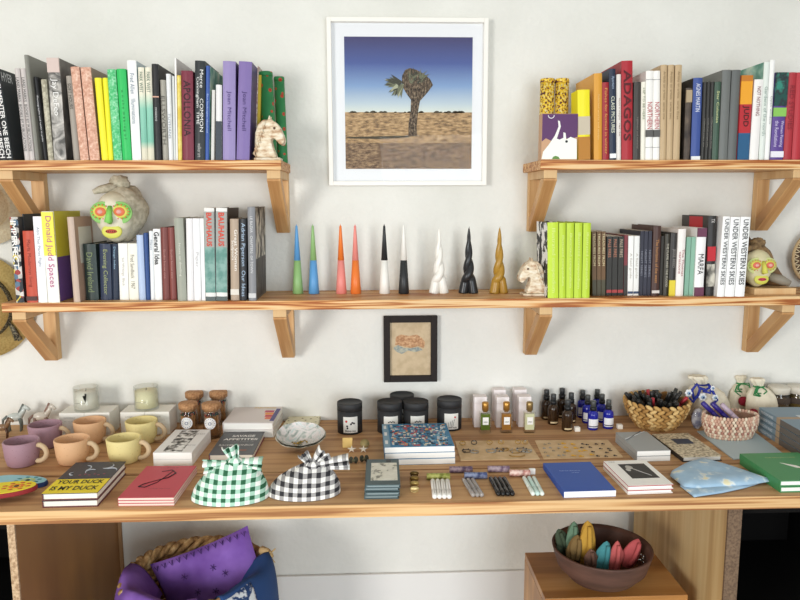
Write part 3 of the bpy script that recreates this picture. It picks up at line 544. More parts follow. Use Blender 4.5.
# ================================================================ STRAW HATS (left wall) AND WOVEN TRAY (right wall)
def straw(n, a_, b_): return tex(n, [(.3, a_), (.6, b_)], scale=(1, 1, 1), ns=160, det=3, bump=.08, r=.8)
def hat(px, py, R, rc, m_, label, band=None):
    c = at(px, py, y=-.02); t = thing('straw_hat', label, 'hat', (c.x, -.004, c.z), rot=(PI/2, 0, 0))
    # local z points to the room
    prof = [(R, .006), (R*.985, .003), (R*.8, .0), (rc*1.02, .002), (rc, .02), (rc*.93, .06), (rc*.75, .085), (rc*.4, .094), (0, .095)]
    MB().lathe(prof, 48, fn=lambda p, a2, r, z: (p[0], p[1], z+.006*(r/R)**2*math.sin(3*a2)+.004*(r/R)**2)).build('straw_body', m_, t, solid=.0025)
    if band:
        MB().lathe([(rc*1.03, .006), (rc*1.045, .012), (rc*1.01, .03), (rc*.99, .03)], 40, open_=True).build('ribbon_band', band, t)
        for ox, tw in ((.0, .0), (.012, .02)):
            ang = math.radians(-28); bx, by = rc*1.02*math.cos(ang), rc*1.02*math.sin(ang)
            MB().tube([(bx, by, .02), (bx+.008+ox*.4, by-.02, .017+tw*.2), (bx+.016+ox, by-.055, .014+tw*.2)], [.004, .006, .007], 6).build('ribbon_tail', band, t)
    return t
ribbon = tex('ribbon', [(.45, '#2d2a24'), (.6, '#8b8266')], ns=200)
hat(-14, 207, .108, .062, straw('straw_pale', '#dcc59c', '#eddcb8'), 'pale straw hat brim hanging under the upper left shelf')
hat(-21, 307, .152, .093, straw('straw_gold', '#c09d52', '#d8bb72'), 'golden straw hat with a dark patterned ribbon at the left picture edge', ribbon)
c = at(819, 257, y=-.02); t = thing('woven_tray', 'round dark woven tray with a pale laced rim at the right edge', 'tray', (c.x, -.002, c.z), rot=(PI/2, 0, 0))
MB().lathe([(0, .004), (.06, .006), (.078, .014), (.084, .026)], 40, open_=True).build('woven_base', tex('dark_weave', [(.35, '#3a2a1c'), (.6, '#6b4f33')], ns=120, bump=.5), t, solid=.003)
MB().tube([(.086*math.cos(2*PI*i/40), .086*math.sin(2*PI*i/40), .027) for i in range(40)], .0045, 8, closed=True).build('rim', mat('#b79b70', .8, bump=.4), t)
MB().tube([((.078+.009*math.sin(i*PI*.5))*math.cos(2*PI*i/128), (.078+.009*math.sin(i*PI*.5))*math.sin(2*PI*i/128), .029+.003*math.cos(i*PI*.5)) for i in range(128)], .0014, 5, closed=True).build('lacing', mat('#e6d3ab', .8), t)
# ================================================================ UPPER SHELVES: ROLLS, BOX, HORSE HEADS
def onshelf(px, z, py=None, sb=None):
    if py is not None: return at(px, py, z=z)
    y = -DS+sb; return Vector((xat(px, y, z), y, z))
gr_pat = tex('green_dots', [(0, '#3a2a20'), (.10, '#c8442e'), (.2, '#c8442e'), (.24, '#2f8a4d'), (1, '#2c7f47')], kind='voronoi', ns=42, rand=.8)
yl_pat = tex('yellow_floral', [(.36, '#4d2f35'), (.43, '#8a4a3a'), (.46, '#e9bb22'), (.58, '#f0c92e'), (.66, '#f4e7a8'), (.72, '#7d5a6f')], ns=150, det=2)
def roll(px0, px1, pytop, z, y, m_, label, tilt=0):
    x0, x1 = xat(px0, y, z), xat(px1, y, z); r = (x1-x0)/2; x = (x0+x1)/2; h = at(px0, pytop, y=y).z-z
    t = thing('patterned_tube', label, 'tube', (x, y, z)); t.rotation_euler = (0, tilt, 0)
    MB().lathe([(r*.96, .001), (r, .004), (r, h-.012)], 28).build('tube_body', m_, t)
    MB().lathe([(r*1.03, h-.0115), (r*1.03, h-.003), (r*.97, h), (0, h)], 28).build('lid', m_, t); return t
roll(264, 277.5, 72, ZU, -.1, gr_pat, 'green tube with red dots behind the pale horse head', -.03)
roll(277.8, 288, 77, ZU, -.045, gr_pat, 'green tube with red dots, farther right at the shelf end', -.02)
roll(538.5, 552.5, 79, ZU, -.115, yl_pat, 'yellow floral tube, left of the pair on the upper right shelf')
roll(553.2, 566.5, 79, ZU, -.115, yl_pat, 'yellow floral tube, right of the pair on the upper right shelf')
# painted square box
y = -DS+.006; x0, x1 = xat(541, y, ZU), xat(577, y, ZU); hb = at(541, 113.5, y=y).z-ZU; wb = x1-x0
t = thing('illustrated_box', 'square box with purple sky and white swan-like shapes before the yellow tubes', 'box', ((x0+x1)/2, y, ZU))
MB().box(-wb/2, wb/2, 0, .035, 0, hb).build('box_body', mat('#c99a72', .5), t, bev=.001)
def qb(u, v): return (-wb/2+wb*u, hb*v)
MB().prism([qb(.01, .4), qb(.12, .47), qb(.25, .42), qb(.45, .4), qb(.6, .48), qb(.8, .45), qb(.99, .5), qb(.99, .99), qb(.01, .99)], -.0006, -.0001, axis='y').build('printed_sky', mat('#5b2c63', .5), t)
MB().prism([qb(.01, .02), qb(.99, .02), qb(.97, .45), qb(.8, .5), qb(.68, .44), qb(.66, .58), qb(.6, .6), qb(.6, .48), qb(.5, .44), qb(.42, .46), qb(.52, .72), qb(.49, .84), qb(.44, .85), qb(.46, .72), qb(.36, .52), qb(.2, .33), qb(.05, .18)], -.0011, -.0007, axis='y').build('printed_swan', mat('#eef0e6', .5), t)
MB().prism([(q[0]*.0035-wb*.16+wb*.35, q[1]*.0035+hb*.4) for q in [(math.cos(k), math.sin(k)) for k in np.arange(0, 6.2, .5)]], -.0015, -.0012, axis='y').build('printed_dot', mat('#1d1a22', .5), t)
MB().prism([qb(.3, .02), qb(.52, .02), qb(.48, .07), qb(.4, .09), qb(.33, .07)], -.0015, -.0012, axis='y').build('printed_leaf', mat('#5d8a35', .5), t)
MB().tube([(-wb*.25+.008*math.cos(a_), -.001, hb*.965+.008*math.sin(a_)) for a_ in np.linspace(PI, 2*PI, 9)], .0012, 5).build('printed_ring', mat('#efeef2', .5), t)
def horse(px, py, z, h, label, ry=0):
    c = at(px, py, z=z); t = thing('horse_head_bookend', label, 'bookend', c, rz=ry)
    st = tex('onyx', [(.35, '#b98f6a'), (.5, '#e3cfae'), (.68, '#f1e8d4')], ns=45, det=5, scale=(1, 1, 2.2), bump=.6, r=.4)
    k = h/.105
    pts = [(.03, .008), (.032, .04), (.03, .07), (.022, .092), (.008, .104), (-.004, .103), (-.012, .108), (-.016, .1), (-.024, .098), (-.034, .085), (-.042, .066), (-.046, .052), (-.042, .042), (-.033, .04), (-.027, .048), (-.018, .058), (-.01, .055), (-.014, .036), (-.024, .008)]
    pts = [(p[0]*k, p[1]*k) for p in pts]
    d = .021*k
    MB().prism(pts, -d, d, axis='y').build('head', st, t, bev=.006)
    for sy in (-1, 1):
        m = MB()
        for j in range(7):
            u = j/6; px_, pz = (.004+.026*u)*k, (.1-.07*u)*k
            m.tube([(px_-.004, sy*d*1.0, pz+.002), (px_+.004, sy*d*1.12, pz-.012*k), (px_-.002, sy*d*1.0, pz-.02*k)], [.002, .0035*k, .002], 6)
        m.build('mane', st, t)
    m = MB()
    for sy in (-1, 1): m.tube([(-.006*k, sy*d*.6, .1*k), (-.008*k, sy*d*.7, .114*k)], [.005*k, .0015], 6)
    m.build('ears', st, t)
    m = MB()
    for sy in (-1, 1): m.ball((-.02*k, sy*d, .082*k), .0035*k, n=8)
    m.build('eyes', mat('#6e513a', .4), t)
    MB().box(-.034*k, .034*k, -d*1.25, d*1.25, 0, .0078*k).build('plinth', st, t, bev=.002); return t
horse(266, 158.2, ZU, .108, 'pale carved stone horse head bookend at right end of the upper left shelf', PI)
bpy.data.objects['horse_head_bookend'].location = Vector((xat(268.5, -.165, ZU), -.165, ZU))
horse(538, 296, ZL, .098, 'pale carved stone horse head bookend beside the lime green books')
for o in C.objects:
    if o.name == 'horse_head_bookend.001': o.location = Vector((xat(532.5, -.15, ZL), -.15, ZL))
# ================================================================ PAINTED MASKS
def mask(loc, sc, label, palette, rz=0, tail=None):
    t = thing('painted_mask', label, 'mask', loc, rz=rz)
    cl = tex('burlap_'+palette[3][1:], [(.35, palette[3]), (.65, palette[4])], ns=90, bump=.4, r=.9)
    random.seed(3)
    def f(p):
        n_ = noise.noise(p*2.3)*.1+noise.noise(p*6)*.03
        q = p*(1+n_*(1.2 if p.y > -.3 else .25)); q.x *= (1-.28*max(0, -p.z)); return q
    MB().ball((.004*sc/.05, .01, sc*1.22), (sc*.98, sc*.85, sc*1.22), n=36, fn=f).build('hood', cl, t)
    m = MB(); m.ball((0, 0, sc*2.5), (sc*.42, sc*.3, sc*.28), n=20, fn=lambda p: p*(1+.35*noise.noise(p*3)))
    m.tube([(-.1*sc, -.1*sc, 2.35*sc), (-.7*sc, -.35*sc, 2.2*sc), (-.95*sc, -.4*sc, 2.1*sc)], [.2*sc, .16*sc, .1*sc], 8)
    m.build('knot', cl, t)
    MB().ball((-.12*sc, -.32*sc, 1.08*sc), (.84*sc, .66*sc, 1.06*sc), n=28, fn=lambda p: Vector((p.x*(1-.25*max(0, -p.z)), p.y, p.z))).build('face', tex('face_'+palette[0][1:], [(.4, palette[5]), (.6, palette[6])], ns=20), t)
    def on(dx, dz):    # front of the face at offset
        u = max(.05, 1-(dx/.84)**2-((dz-1.08)/1.06)**2); return Vector(((-.12+dx)*sc, (-.32-.66*math.sqrt(u))*sc, dz*sc))
    for sx_ in (-1, 1):
        c_ = on(.38*sx_, 1.3)+Vector((0, .05*sc, 0)); e = MB()
        for rr, mi, dy in ((.42, 0, 0), (.33, 1, -.05), (.24, 2, -.09), (.12, 3, -.13)): e.ball(c_+Vector((0, dy*sc, 0)), (rr*sc, .1*sc, rr*.8*sc), mi, n=20)
        for k in range(14):
            a_ = 2*PI*k/14; q = c_+Vector((.36*sc*math.cos(a_), -.08*sc, .29*sc*math.sin(a_))); e.ball(q, .032*sc, 2, n=6)
        e.ball(c_+Vector((-.04*sc*sx_, .03*sc, -.04*sc)), (.52*sc, .07*sc, .46*sc), 4, n=20)
        e.build('eye', [mat(c2, .6) for c2 in (palette[0], palette[1], palette[2], '#e9a9a0', '#8cc86a' if palette[7] else '#c9cf86')], t)
    a_, b_ = on(0, 1.5), on(0, .92)
    MB().tube([a_+Vector((0, .02*sc, 0)), (a_+b_)/2+Vector((0, -.12*sc, 0)), b_+Vector((0, -.2*sc, 0)), b_+Vector((0, 0, -.06*sc))], [.1*sc, .12*sc, .17*sc, .08*sc], 12).build('nose', mat(palette[0] if palette[7] else palette[1], .6), t)
    q = on(0, .5); m = MB(); m.ball(q+Vector((0, .02*sc, 0)), (.42*sc, .1*sc, .3*sc), 0, n=18); m.ball(q+Vector((0, -.06*sc, 0)), (.24*sc, .08*sc, .09*sc), 1, n=16)
    for k in range(5): m.ball(q+Vector(((-.16+.08*k)*sc, -.13*sc, .0)), (.022*sc, .02*sc, .03*sc), 2, n=6)
    m.build('mouth', [mat(palette[1], .6), mat(palette[8], .6), mat('#3a241c', .6)], t); return t
zb_ = at(120, 243.3, y=-.14).z
mask(Vector((xat(120.5, -.115, zb_)+.004, -.108, zb_+.001)), .0655, 'green and yellow painted mask in a tan cloth hood on top of small books', ('#7fcf5a', '#d9d858', '#e8744a', '#aaa189', '#cbc2aa', '#c9c0a4', '#e2dac2', True, '#c8503f'))
bx0 = Vector((xat(766.5, -.14, ZL), -.13, ZL))
t = MB().box(-.058, .062, -.05, .05, 0, .018).build('wooden_block', pine2y, loc=(bx0.x, bx0.y, ZL), bev=.001); tag(t, 'pale pine block under the small painted mask at right end', 'block')
mk = mask(Vector((bx0.x-.03, bx0.y+.0, ZL+.0182)), .05, 'small mask with red eyes and pink mouth beside the three white books', ('#b7cf6a', '#d2cf4e', '#dd6a50', '#6b543a', '#96774f', '#c9c193', '#ddd2a8', False, '#d23a55'))
m = MB(); m.grid(lambda u, v: (-.012+.115*u, .035-.03*(1-v)*u-.02*math.sin(PI*v)+.006*math.sin(8*u), .0015+(.142*(1-u)**.7)*v+.003*math.sin(9*u+3*v)*v), 16, 10)
m.build('cloth_drape', tex('mask_cloth', [(.4, '#5f4128'), (.55, '#84603a'), (.68, '#9c7d58')], ns=14), mk, solid=.006)
m = MB(); m.tube([(.03, -.02, .03), (.055, -.035, .022), (.078, -.04, .012)], [.012, .014, .0085], 10); m.build('cloth_end', tex('mask_cloth2', [(.4, '#35353a'), (.55, '#8d8474')], ns=20), mk)
# ================================================================ CANDLES ON THE LOWER SHELF
def cone_candle(px, cb, ct, label, h=.197):
    c = at(px, 293.6, z=ZL); t = thing('taper_candle', label, 'candle', c, group='two-tone cone candles')
    R = .0155; r2 = .0032; mid = h*.49; rm = R+(r2-R)*mid/h
    MB().lathe([(R*.9, 0), (R, .002), (rm, mid)], 28).build('wax_base', mat(cb, .4), t)
    MB().lathe([(rm, mid+.0001), (r2, h-.004), (r2*.5, h-.001), (0, h)], 28).build('wax_tip', mat(ct, .4), t)
    MB().tube([(0, 0, h-.001), (.0003, 0, h+.003)], .0006, 5).build('wick', mat(ct, .8), t)
BL, GN, OR, PK, WX, BK = '#5aa0dc', '#8fbd74', '#f2792a', '#f08a80', '#f1eee6', '#2a2d2f'
cone_candle(298, GN, BL, 'cone candle with green base and blue tip')
cone_candle(314, BL, GN, 'cone candle with blue base and green tip')
cone_candle(341.4, PK, OR, 'cone candle with pink base and orange tip')
cone_candle(355.8, OR, PK, 'cone candle with orange base and pink tip')
cone_candle(384.6, WX, BK, 'cone candle with white base and black tip')
cone_candle(403.8, BK, WX, 'cone candle with black base and white tip')
def twist_candle(px, c_, label, ph0=0):
    c = at(px, 293.2, z=ZL); h = .187; t = thing('twisted_candle', label, 'candle', c, group='twisted two-strand candles')
    for k in (0, 1):
        pts = []; rs = []
        for i in range(61):
            s = i/60; tw = max(0, s-.2)/.8; ph = ph0+k*PI+tw**.85*2*PI*1.6
            a_ = .0150*(1-s)**1.0*(1-.42*min(1, s/.34)); r = .0132*(1-s)**.72+.0014
            pts.append((a_*math.cos(ph), a_*math.sin(ph)*.9, max(.0, s*h))); rs.append(r)
        m = MB(); m.tube(pts, rs, 18); m.build('wax_strand', mat(c_, .28), t)
    MB().tube([(0, 0, h-.002), (.001, 0, h+.004)], .0007, 5).build('wick', mat(c_, .8), t)
twist_candle(438.8, '#f0ede4', 'white twisted candle with two splayed strands', .15)
twist_candle(468.3, '#27282a', 'black twisted candle with two splayed strands', -.2)
twist_candle(498.6, '#b0832a', 'ochre twisted candle with two splayed strands', .3)
# ================================================================ FLAT BOOKS ON THE TABLE
def flatstack(FLb, FLt, FRt, BLt, BRt, n, covs, pages, labels, name='book', group=None, cat='book', spine_left=True, hard=True, decor=None, off=.0, spine_col=None, zb=ZT, soft=0):
    b = at(*FLb, z=zb); zt = at(FLt[0], FLt[1], y=b.y).z; T = (zt-zb)/n
    a1 = at(*FLt, z=zt); a2 = at(*FRt, z=zt); a3 = at(*BLt, z=zt); a4 = at(*BRt, z=zt)
    ex = ((a2-a1).normalized()+(a4-a3).normalized()).normalized(); ey0 = ((a3-a1).normalized()+(a4-a2).normalized()).normalized()
    ey = Vector((-ex.y, ex.x, 0)); e2 = (ey+ey0).normalized(); ex = Vector((e2.y, -e2.x, 0)) ; rz = math.atan2(ex.y, ex.x)
    Wd = ((a2-a1).length+(a4-a3).length)/2; D = ((a3-a1).length+(a4-a2).length)/2
    cen = (a1+a2+a3+a4)/4; outs = []
    for k in range(n):
        z = zb+k*T; dx = random.uniform(-off, off); t = thing(name, labels[k], cat, (cen.x+dx, cen.y+random.uniform(-off, off), z), rz, group)
        cv = covs[k] if isinstance(covs, (list, tuple)) else covs; cm = cv if not isinstance(cv, str) else mat(cv, .45)
        sc = cm if spine_col is None else mat(spine_col, .5); bb = .0022 if hard else .0009; w2, d2 = Wd/2, D/2; Tk = T-.0003
        m = MB(); m.box(-w2, w2, -d2, d2, Tk-bb, Tk, 0); m.box(-w2, w2, -d2, d2, 0, bb, 1 if spine_col else 0)
        m.box(-w2, -w2+bb, -d2, d2, bb, Tk-bb, 1 if spine_col else 0); m.build('cover', [cm, sc], t, bev=.0004)
        i = .0028 if hard else .0002
        MB().box(-w2+bb, w2-i, -d2+i, d2-i, bb, Tk-bb).build('page_block', pages, t); outs.append((t, Wd, D, Tk))
    if decor: decor(*outs[-1])
    return outs
def lett(t, s, u, v, L, H, W_, D_, z, col, bold=0, rot=0, nm='cover_title'):
    ca, sa = math.cos(rot), math.sin(rot)
    return text(nm, s, col, t, ((u-.5)*W_, (v-.5)*D_, z+.0006), L*W_, H*D_, (ca, sa, 0), (-sa, ca, 0), bold)
def patch(t, u0, u1, v0, v1, W_, D_, z, m_, nm='cover_print', h=.0004):
    return MB().box((u0-.5)*W_, (u1-.5)*W_, (v0-.5)*D_, (v1-.5)*D_, z, z+h).build(nm, m_ if not isinstance(m_, str) else mat(m_, .5), t)
random.seed(7)
def d_duck(t, W_, D_, T):
    patch(t, 0, 1, 0, .42, W_, D_, T, '#f3d818')
    lett(t, 'YOUR DUCK', .5, .33, .86, .12, W_, D_, T, '#2b2a20', .02); lett(t, 'IS MY DUCK', .5, .14, .86, .12, W_, D_, T, '#2b2a20', .02)
    m = MB()
    for (u, v, r, a0, a1) in ((.3, .78, .13, -1, 1.5), (.5, .66, .1, 1, 4), (.72, .84, .12, -2, 1), (.86, .68, .12, 0, 2.4), (.2, .6, .07, 2, 5)):
        m.tube([((u-.5+r*math.cos(a_))*W_, (v-.5+r*.7*math.sin(a_))*D_, T+.0005) for a_ in np.linspace(a0, a1, 9)], [.0004+.0013*math.sin(PI*i/8) for i in range(9)], 4)
    m.build('painted_strokes', mat('#b9bec4', .5), t)
    m = MB()
    for k in range(6): m.ball(((.35+.09*k-.5)*W_, (.55+.03*(k % 2)-.5)*D_, T), (.0035, .003, .0006), n=6)
    m.build('painted_dots', mat('#8d4552', .5), t)
flatstack((41.7, 508), (41, 493.5), (97.5, 491.8), (76.5, 462), (126, 461), 2, '#37353c', PAGES, ['dark and yellow hardcover, lower of two at left of table', 'dark and yellow hardcover with duck title, upper of two'], group='yellow banded hardcovers', decor=d_duck, spine_col='#6a3230', off=.0015)
def d_red(t, W_, D_, T):
    m = MB(); m.tube([((.5+x-.5)*W_, (v-.5)*D_, T+.0004) for x, v in ((-.1, .8), (.08, .85), (.2, .74), (.12, .6), (-.08, .5), (-.25, .4), (-.3, .32), (-.18, .3), (-.02, .45), (.06, .66), (.12, .84))], [.0007, .0012, .0019, .0016, .001, .0012, .0018, .0014, .001, .0012, .0008], 5)
    m.build('script_mark', mat('#2a2226', .5), t)
    lett(t, 'a small journal', .5, .92, .35, .03, W_, D_, T, '#5a2230'); lett(t, 'of essays and notes', .62, .25, .4, .025, W_, D_, T, '#5a2230')
flatstack((120.5, 505.5), (120.5, 497), (174, 498), (145, 466), (196, 465.5), 3, '#cf3f4f', mat('#e5cfc0', .8), ['red paperback journal, bottom of three', 'red paperback journal, middle of three', 'red paperback journal with black script mark, topmost of three'], hard=False, decor=d_red, group='red paperback journals')
def d_white(t, W_, D_, T):
    patch(t, .22, .72, .05, .95, W_, D_, T, tex('sketch_bw', [(.42, '#33322f'), (.5, '#a5a29c'), (.58, '#f1f0ec')], ns=55, det=5))
    lett(t, 'THE EGG', .8, .78, .3, .08, W_, D_, T, '#777777'); lett(t, 'stories', .82, .3, .26, .05, W_, D_, T, '#999999')
flatstack((157.8, 464.8), (158, 451.5), (193.3, 453.5), (172, 429.5), (208, 429.5), 2, '#f2f1ee', PAGESW, ['white paperback under another beside the yellow mug', 'white paperback with grey photo cover, upper of two'], hard=False, decor=d_white, group='white paperbacks by the cork jars')
def d_sav(t, W_, D_, T):
    lett(t, 'SAVAGE', .55, .79, .55, .09, W_, D_, T, '#efeeea', .03); lett(t, 'APPETITES', .52, .64, .82, .09, W_, D_, T, '#efeeea', .03)
    lett(t, 'FOUR TRUE STORIES OF WOMEN AND CRIME', .5, .52, .75, .04, W_, D_, T, '#a9a9a9'); lett(t, 'RACHEL MONROE', .5, .38, .8, .075, W_, D_, T, '#cfcdc8', .02)
    patch(t, .25, .8, .14, .2, W_, D_, T, '#8d5b48')
flatstack((208, 461.7), (207.8, 454.8), (252.3, 453.7), (224.8, 432), (265.5, 431.5), 1, '#55585c', PAGES, ['dark grey hardcover with white block title behind the green gingham cloth'], decor=d_sav, spine_col='#8c2b36')
def d_col(t, W_, D_, T):
    for k, (c_, u1) in enumerate((('#e7724a', .97), ('#d93f49', .92), ('#f09a3c', .95), ('#c23a63', .88))): patch(t, .78-.03*k, u1, .2+.13*k, .31+.13*k, W_, D_, T, c_)
    patch(t, .9, .985, .1, .8, W_, D_, T, '#4f4a86', h=.0007); lett(t, 'PAINTINGS', .65, .85, .45, .09, W_, D_, T, '#e7c98a', .02)
flatstack((222, 437.5), (222, 422.5), (274, 422.7), (237, 405.5), (282.5, 405.5), 2, ['#f0ece6', '#ded6d2'], PAGESW, ['white thick book, lower of two at back by the wall', 'pale pink book with orange and violet marks, upper of two'], decor=d_col, group='pale books by the wall', off=.002)
def d_city(t, W_, D_, T):
    cells = [mat(c_, .5) for c_ in ('#e8e4da', '#c9453c', '#e3a45c', '#26303c', '#7fb0c4', '#d8d0b8', '#1f4a6a')]; m = MB(); random.seed(5)
    for r_ in range(17):
        v = .04+r_*.054; u = .1+.06*random.random()
        while u < .93:
            w_ = random.uniform(.012, .05)
            if random.random() < (.97 if r_ % 2 else .6): m.box((u-.5)*W_, (min(u+w_, .97)-.5)*W_, (v-.5)*D_, (v+random.uniform(.02, .055)-.5)*D_, T, T+.0004, random.randrange(7))
            u += w_+random.uniform(.004, .02)
    m.build('cover_print', cells, t); patch(t, .0, .09, 0, 1, W_, D_, T, '#7fa6be', h=.0002)
    for v in (.2, .55, .85): patch(t, .02, .06, v-.07, v+.07, W_, D_, T+.0002, '#e9ebea')
flatstack((383.6, 466), (383.4, 447.8), (452.8, 445), (383.4, 424.4), (447.5, 422.5), 3, '#2f7fae', PAGESW, ['thick white paperback, lowest of three blue-covered books', 'thick white paperback, middle of three blue-covered books', 'blue paperback with busy city illustration, topmost of three'], hard=False, decor=d_city, group='blue illustrated books', off=.001)
flatstack((562.7, 498.3), (563.4, 491.6), (615.7, 489.9), (543.7, 463), (590.6, 461.4), 1, '#2354b4', PAGESW, ['flat royal blue book with tiny pale title on the table'], hard=False, decor=lambda t, W_, D_, T: (lett(t, 'Collected observations', .42, .68, .42, .03, W_, D_, T, '#b6c8ee'), lett(t, 'on blue', .5, .61, .16, .025, W_, D_, T, '#b6c8ee')))
def d_ph(t, W_, D_, T):
    T += .0005
    patch(t, 0, 1, 0, 1, W_, D_, T-.0005, '#fbf8f2', nm='dust_jacket')
    patch(t, .25, .87, .26, .84, W_, D_, T, '#2b2826'); lett(t, 'notes', .16, .93, .14, .03, W_, D_, T, '#8a8a8a')
    m = MB(); m.tube([((.42-.5)*W_, (.7-.5)*D_, T+.0008), ((.55-.5)*W_, (.55-.5)*D_, T+.0008), ((.74-.5)*W_, (.34-.5)*D_, T+.0008)], [.0012, .0009, .0005], 5); m.ball(((.43-.5)*W_, (.7-.5)*D_, T+.0006), (.009, .012, .0006), n=10); m.ball(((.36-.5)*W_, (.6-.5)*D_, T+.0006), (.006, .009, .0006), n=10)
    m.build('printed_flower', mat('#b9b5ae', .6), t)
flatstack((628.5, 494.5), (628.3, 485.5), (674.2, 484.8), (604, 461.6), (644.7, 459.5), 2, '#b5323c', PAGESW, ['white hardcover with red edges, lower of two', 'white hardcover with black flower photograph and red edges, upper of two'], decor=d_ph, group='white flower hardcovers', spine_col='#f3efe8', off=.0015)
def d_sil(t, W_, D_, T):
    for a_, wd_ in ((.1, .0018), (.16, .0012)):
        m = MB(); q0 = Vector(((.05-.5)*W_, (.45+a_-.5)*D_, T+.0004)); q1 = Vector(((.78-.5)*W_, (1.0-.5)*D_, T+.0004)) if a_ < .12 else Vector(((.92-.5)*W_, (1.-.5)*D_, T+.0004)); m.tube([q0, q1], wd_, 6); m.build('elastic_band', mat('#6e7070' if a_ < .12 else '#d8d9d8', .5), t)
flatstack((636.6, 461.8), (636.6, 451), (670.2, 450.2), (616.3, 432.3), (647, 431.2), 2, '#9ea2a2', PAGESW, ['silver grey notebook, lower of two', 'silver grey notebook with diagonal elastic, upper of two'], name='notebook', cat='notebook', hard=False, decor=d_sil, group='silver grey notebooks')
flatstack((681.3, 461.8), (681.3, 456.5), (720.3, 455.9), (654.5, 434.7), (688.6, 431.8), 1, tex('floral_cover', [(.4, '#9a8a72'), (.5, '#c8b796'), (.58, '#ddd0b2')], ns=130, det=4), PAGESW, ['beige patterned notebook with dark blue label by the leaf basket'], name='notebook', cat='notebook', decor=lambda t, W_, D_, T: patch(t, .3, .76, .52, .74, W_, D_, T, '#2f3a52'), spine_col='#2e2a28')
def d_green(t, W_, D_, T):
    lett(t, 'THE FALLING TALE', .55, .8, .5, .03, W_, D_, T, '#c9d08a')
    MB().prism([((.42-.5)*W_, (.62-.5)*D_), ((.62-.5)*W_, (.5-.5)*D_), ((.66-.5)*W_, (.4-.5)*D_), ((.56-.5)*W_, (.44-.5)*D_)], T, T+.0004).build('printed_kite', mat('#f0ece2', .5), t)
    MB().prism([((.6-.5)*W_, (.44-.5)*D_), ((.74-.5)*W_, (.34-.5)*D_), ((.9-.5)*W_, (.16-.5)*D_), ((.8-.5)*W_, (.2-.5)*D_)], T+.0001, T+.0006).build('printed_ribbon', mat('#bb2a38', .5), t)
flatstack((781, 493), (780.8, 481.2), (843, 479.2), (741, 453.8), (799, 452), 2, '#3f9155', PAGESW, ['green hardcover, lower of two at the right table edge', 'green hardcover with red and white print, upper of two'], decor=d_green, group='green hardcovers', off=.001)
def d_cd(t, W_, D_, T):
    patch(t, .14, .93, .16, .84, W_, D_, T, tex('sketch_card', [(.40, '#8f8d80'), (.45, '#dcd9c8'), (.7, '#ebe8da')], ns=60, det=5)); patch(t, .6, .75, .86, .98, W_, D_, T, '#3f4648')
flatstack((362.3, 499.8), (365, 484.6), (399, 483.8), (367.5, 459), (399.7, 458.3), 4, '#4d6164', mat('#8a9a9b', .4), ['grey-green cased notebook, bottom of four', 'grey-green cased notebook, second from bottom of four', 'grey-green cased notebook, third from bottom of four', 'grey-green case with sketched card on top, topmost of four'], name='card_case', cat='case', decor=d_cd, group='grey-green cases', off=.0035)
# blue-grey stack at right, spines toward the left front
A = at(760, 452.5, z=ZT)
zt4 = .112
p0 = at(757.5, 431, z=ZT); p1 = at(800, 458, z=ZT)
ang = math.atan2((p1-p0).y, (p1-p0).x); T = .0182
for k in range(4):
    t = thing('book', ['blue-grey cloth book, bottom of four at right', 'blue-grey cloth book, second from bottom of four at right', 'blue-grey cloth book, third from bottom of four at right', 'blue-grey cloth book with white print, topmost of four at right'][k], 'book', (p0.x, p0.y, ZT+k*T), ang, 'blue-grey cloth books')
    L_, D_ = .24, .17; Tk = T-.0013; cm = mat('#7e97a8', .5); m = MB(); m.box(0, L_, 0, D_, Tk-.002, Tk); m.box(0, L_, 0, D_, 0, .002); m.box(0, L_, 0, .002, .002, Tk-.002); m.build('cover', cm, t, bev=.0008)
    MB().box(.003, L_-.003, .002, D_-.003, .002, Tk-.002).build('page_block', PAGES, t)
    MB().box(.096, .114, -.0006, D_, -0.0+.0002, Tk+.0004 if k == 3 else Tk-.0001).build('paper_band', mat('#b3997a', .6), t) if k == 3 else MB().box(.096, .114, -.0006, .0, .0002, Tk-.0001).build('paper_band', mat('#b3997a', .6), t)
    MB().box(.115, L_-.0005, -.0006, 0, .0005, Tk-.0005).build('spine_panel', mat('#6b6660', .6), t)
    text('spine_title', 'WINDOW PANES', '#d9e4ea', t, (.045, -.0003, Tk*.5), .068, Tk*.45, (1, 0, 0), (0, 0, 1), .02)
    if k == 3:
        text('cover_title', 'ANNUAL', '#e7eef0', t, (.14, .1, Tk+.0003), .05, .02, (1, 0, 0), (0, 1, 0), .03)
        MB().box(.08, .12, .06, .085, Tk+.0005, Tk+.0008).build('cover_print', mat('#cfd9dd', .5), t)
# ================================================================ MUGS
def mug(px, py, col, ins, label, R=.0435, h=.064, rz=-.12, hc='#cbb08a'):
    c = at(px, py, z=ZT); t = thing('mug', label, 'mug', c, rz=rz, group='speckled stoneware mugs')
    sp = tex('speckle_'+col[1:], [(.28, ins), (.36, col), (.9, col)], ns=170, det=4, r=.6)
    w_ = .0045
    MB().lathe([(0, .0), (R*.7, 0), (R*.82, .004), (R*.92, h*.35), (R, h-.002), (R-.0015, h), (R-w_+.001, h), (R-w_, h-.003), (R*.82, h*.35), (R*.7, .007), (0, .0065)], 40).build('body', sp, t)
    pts = []
    for i in range(15):
        a_ = PI*(.42-.97*i/14)*1.0; pts.append((R*.9+.0265*math.cos(a_), 0, h*.5+.022*math.sin(a_)))
    pts[0] = (R*.93, 0, h*.82); pts[-1] = (R*.86, 0, h*.2)
    MB().tube(pts, [.0064]*15, 12).build('handle', mat(hc, .75, bump=.2), t)
MV, PC, YW = '#a57f8b', '#dfae7f', '#e2d08a'
mug(23, 464, MV, '#7d5a68', 'mauve mug nearest the left end, front row'); mug(46.5, 446, MV, '#7d5a68', 'mauve mug behind the front mauve mug')
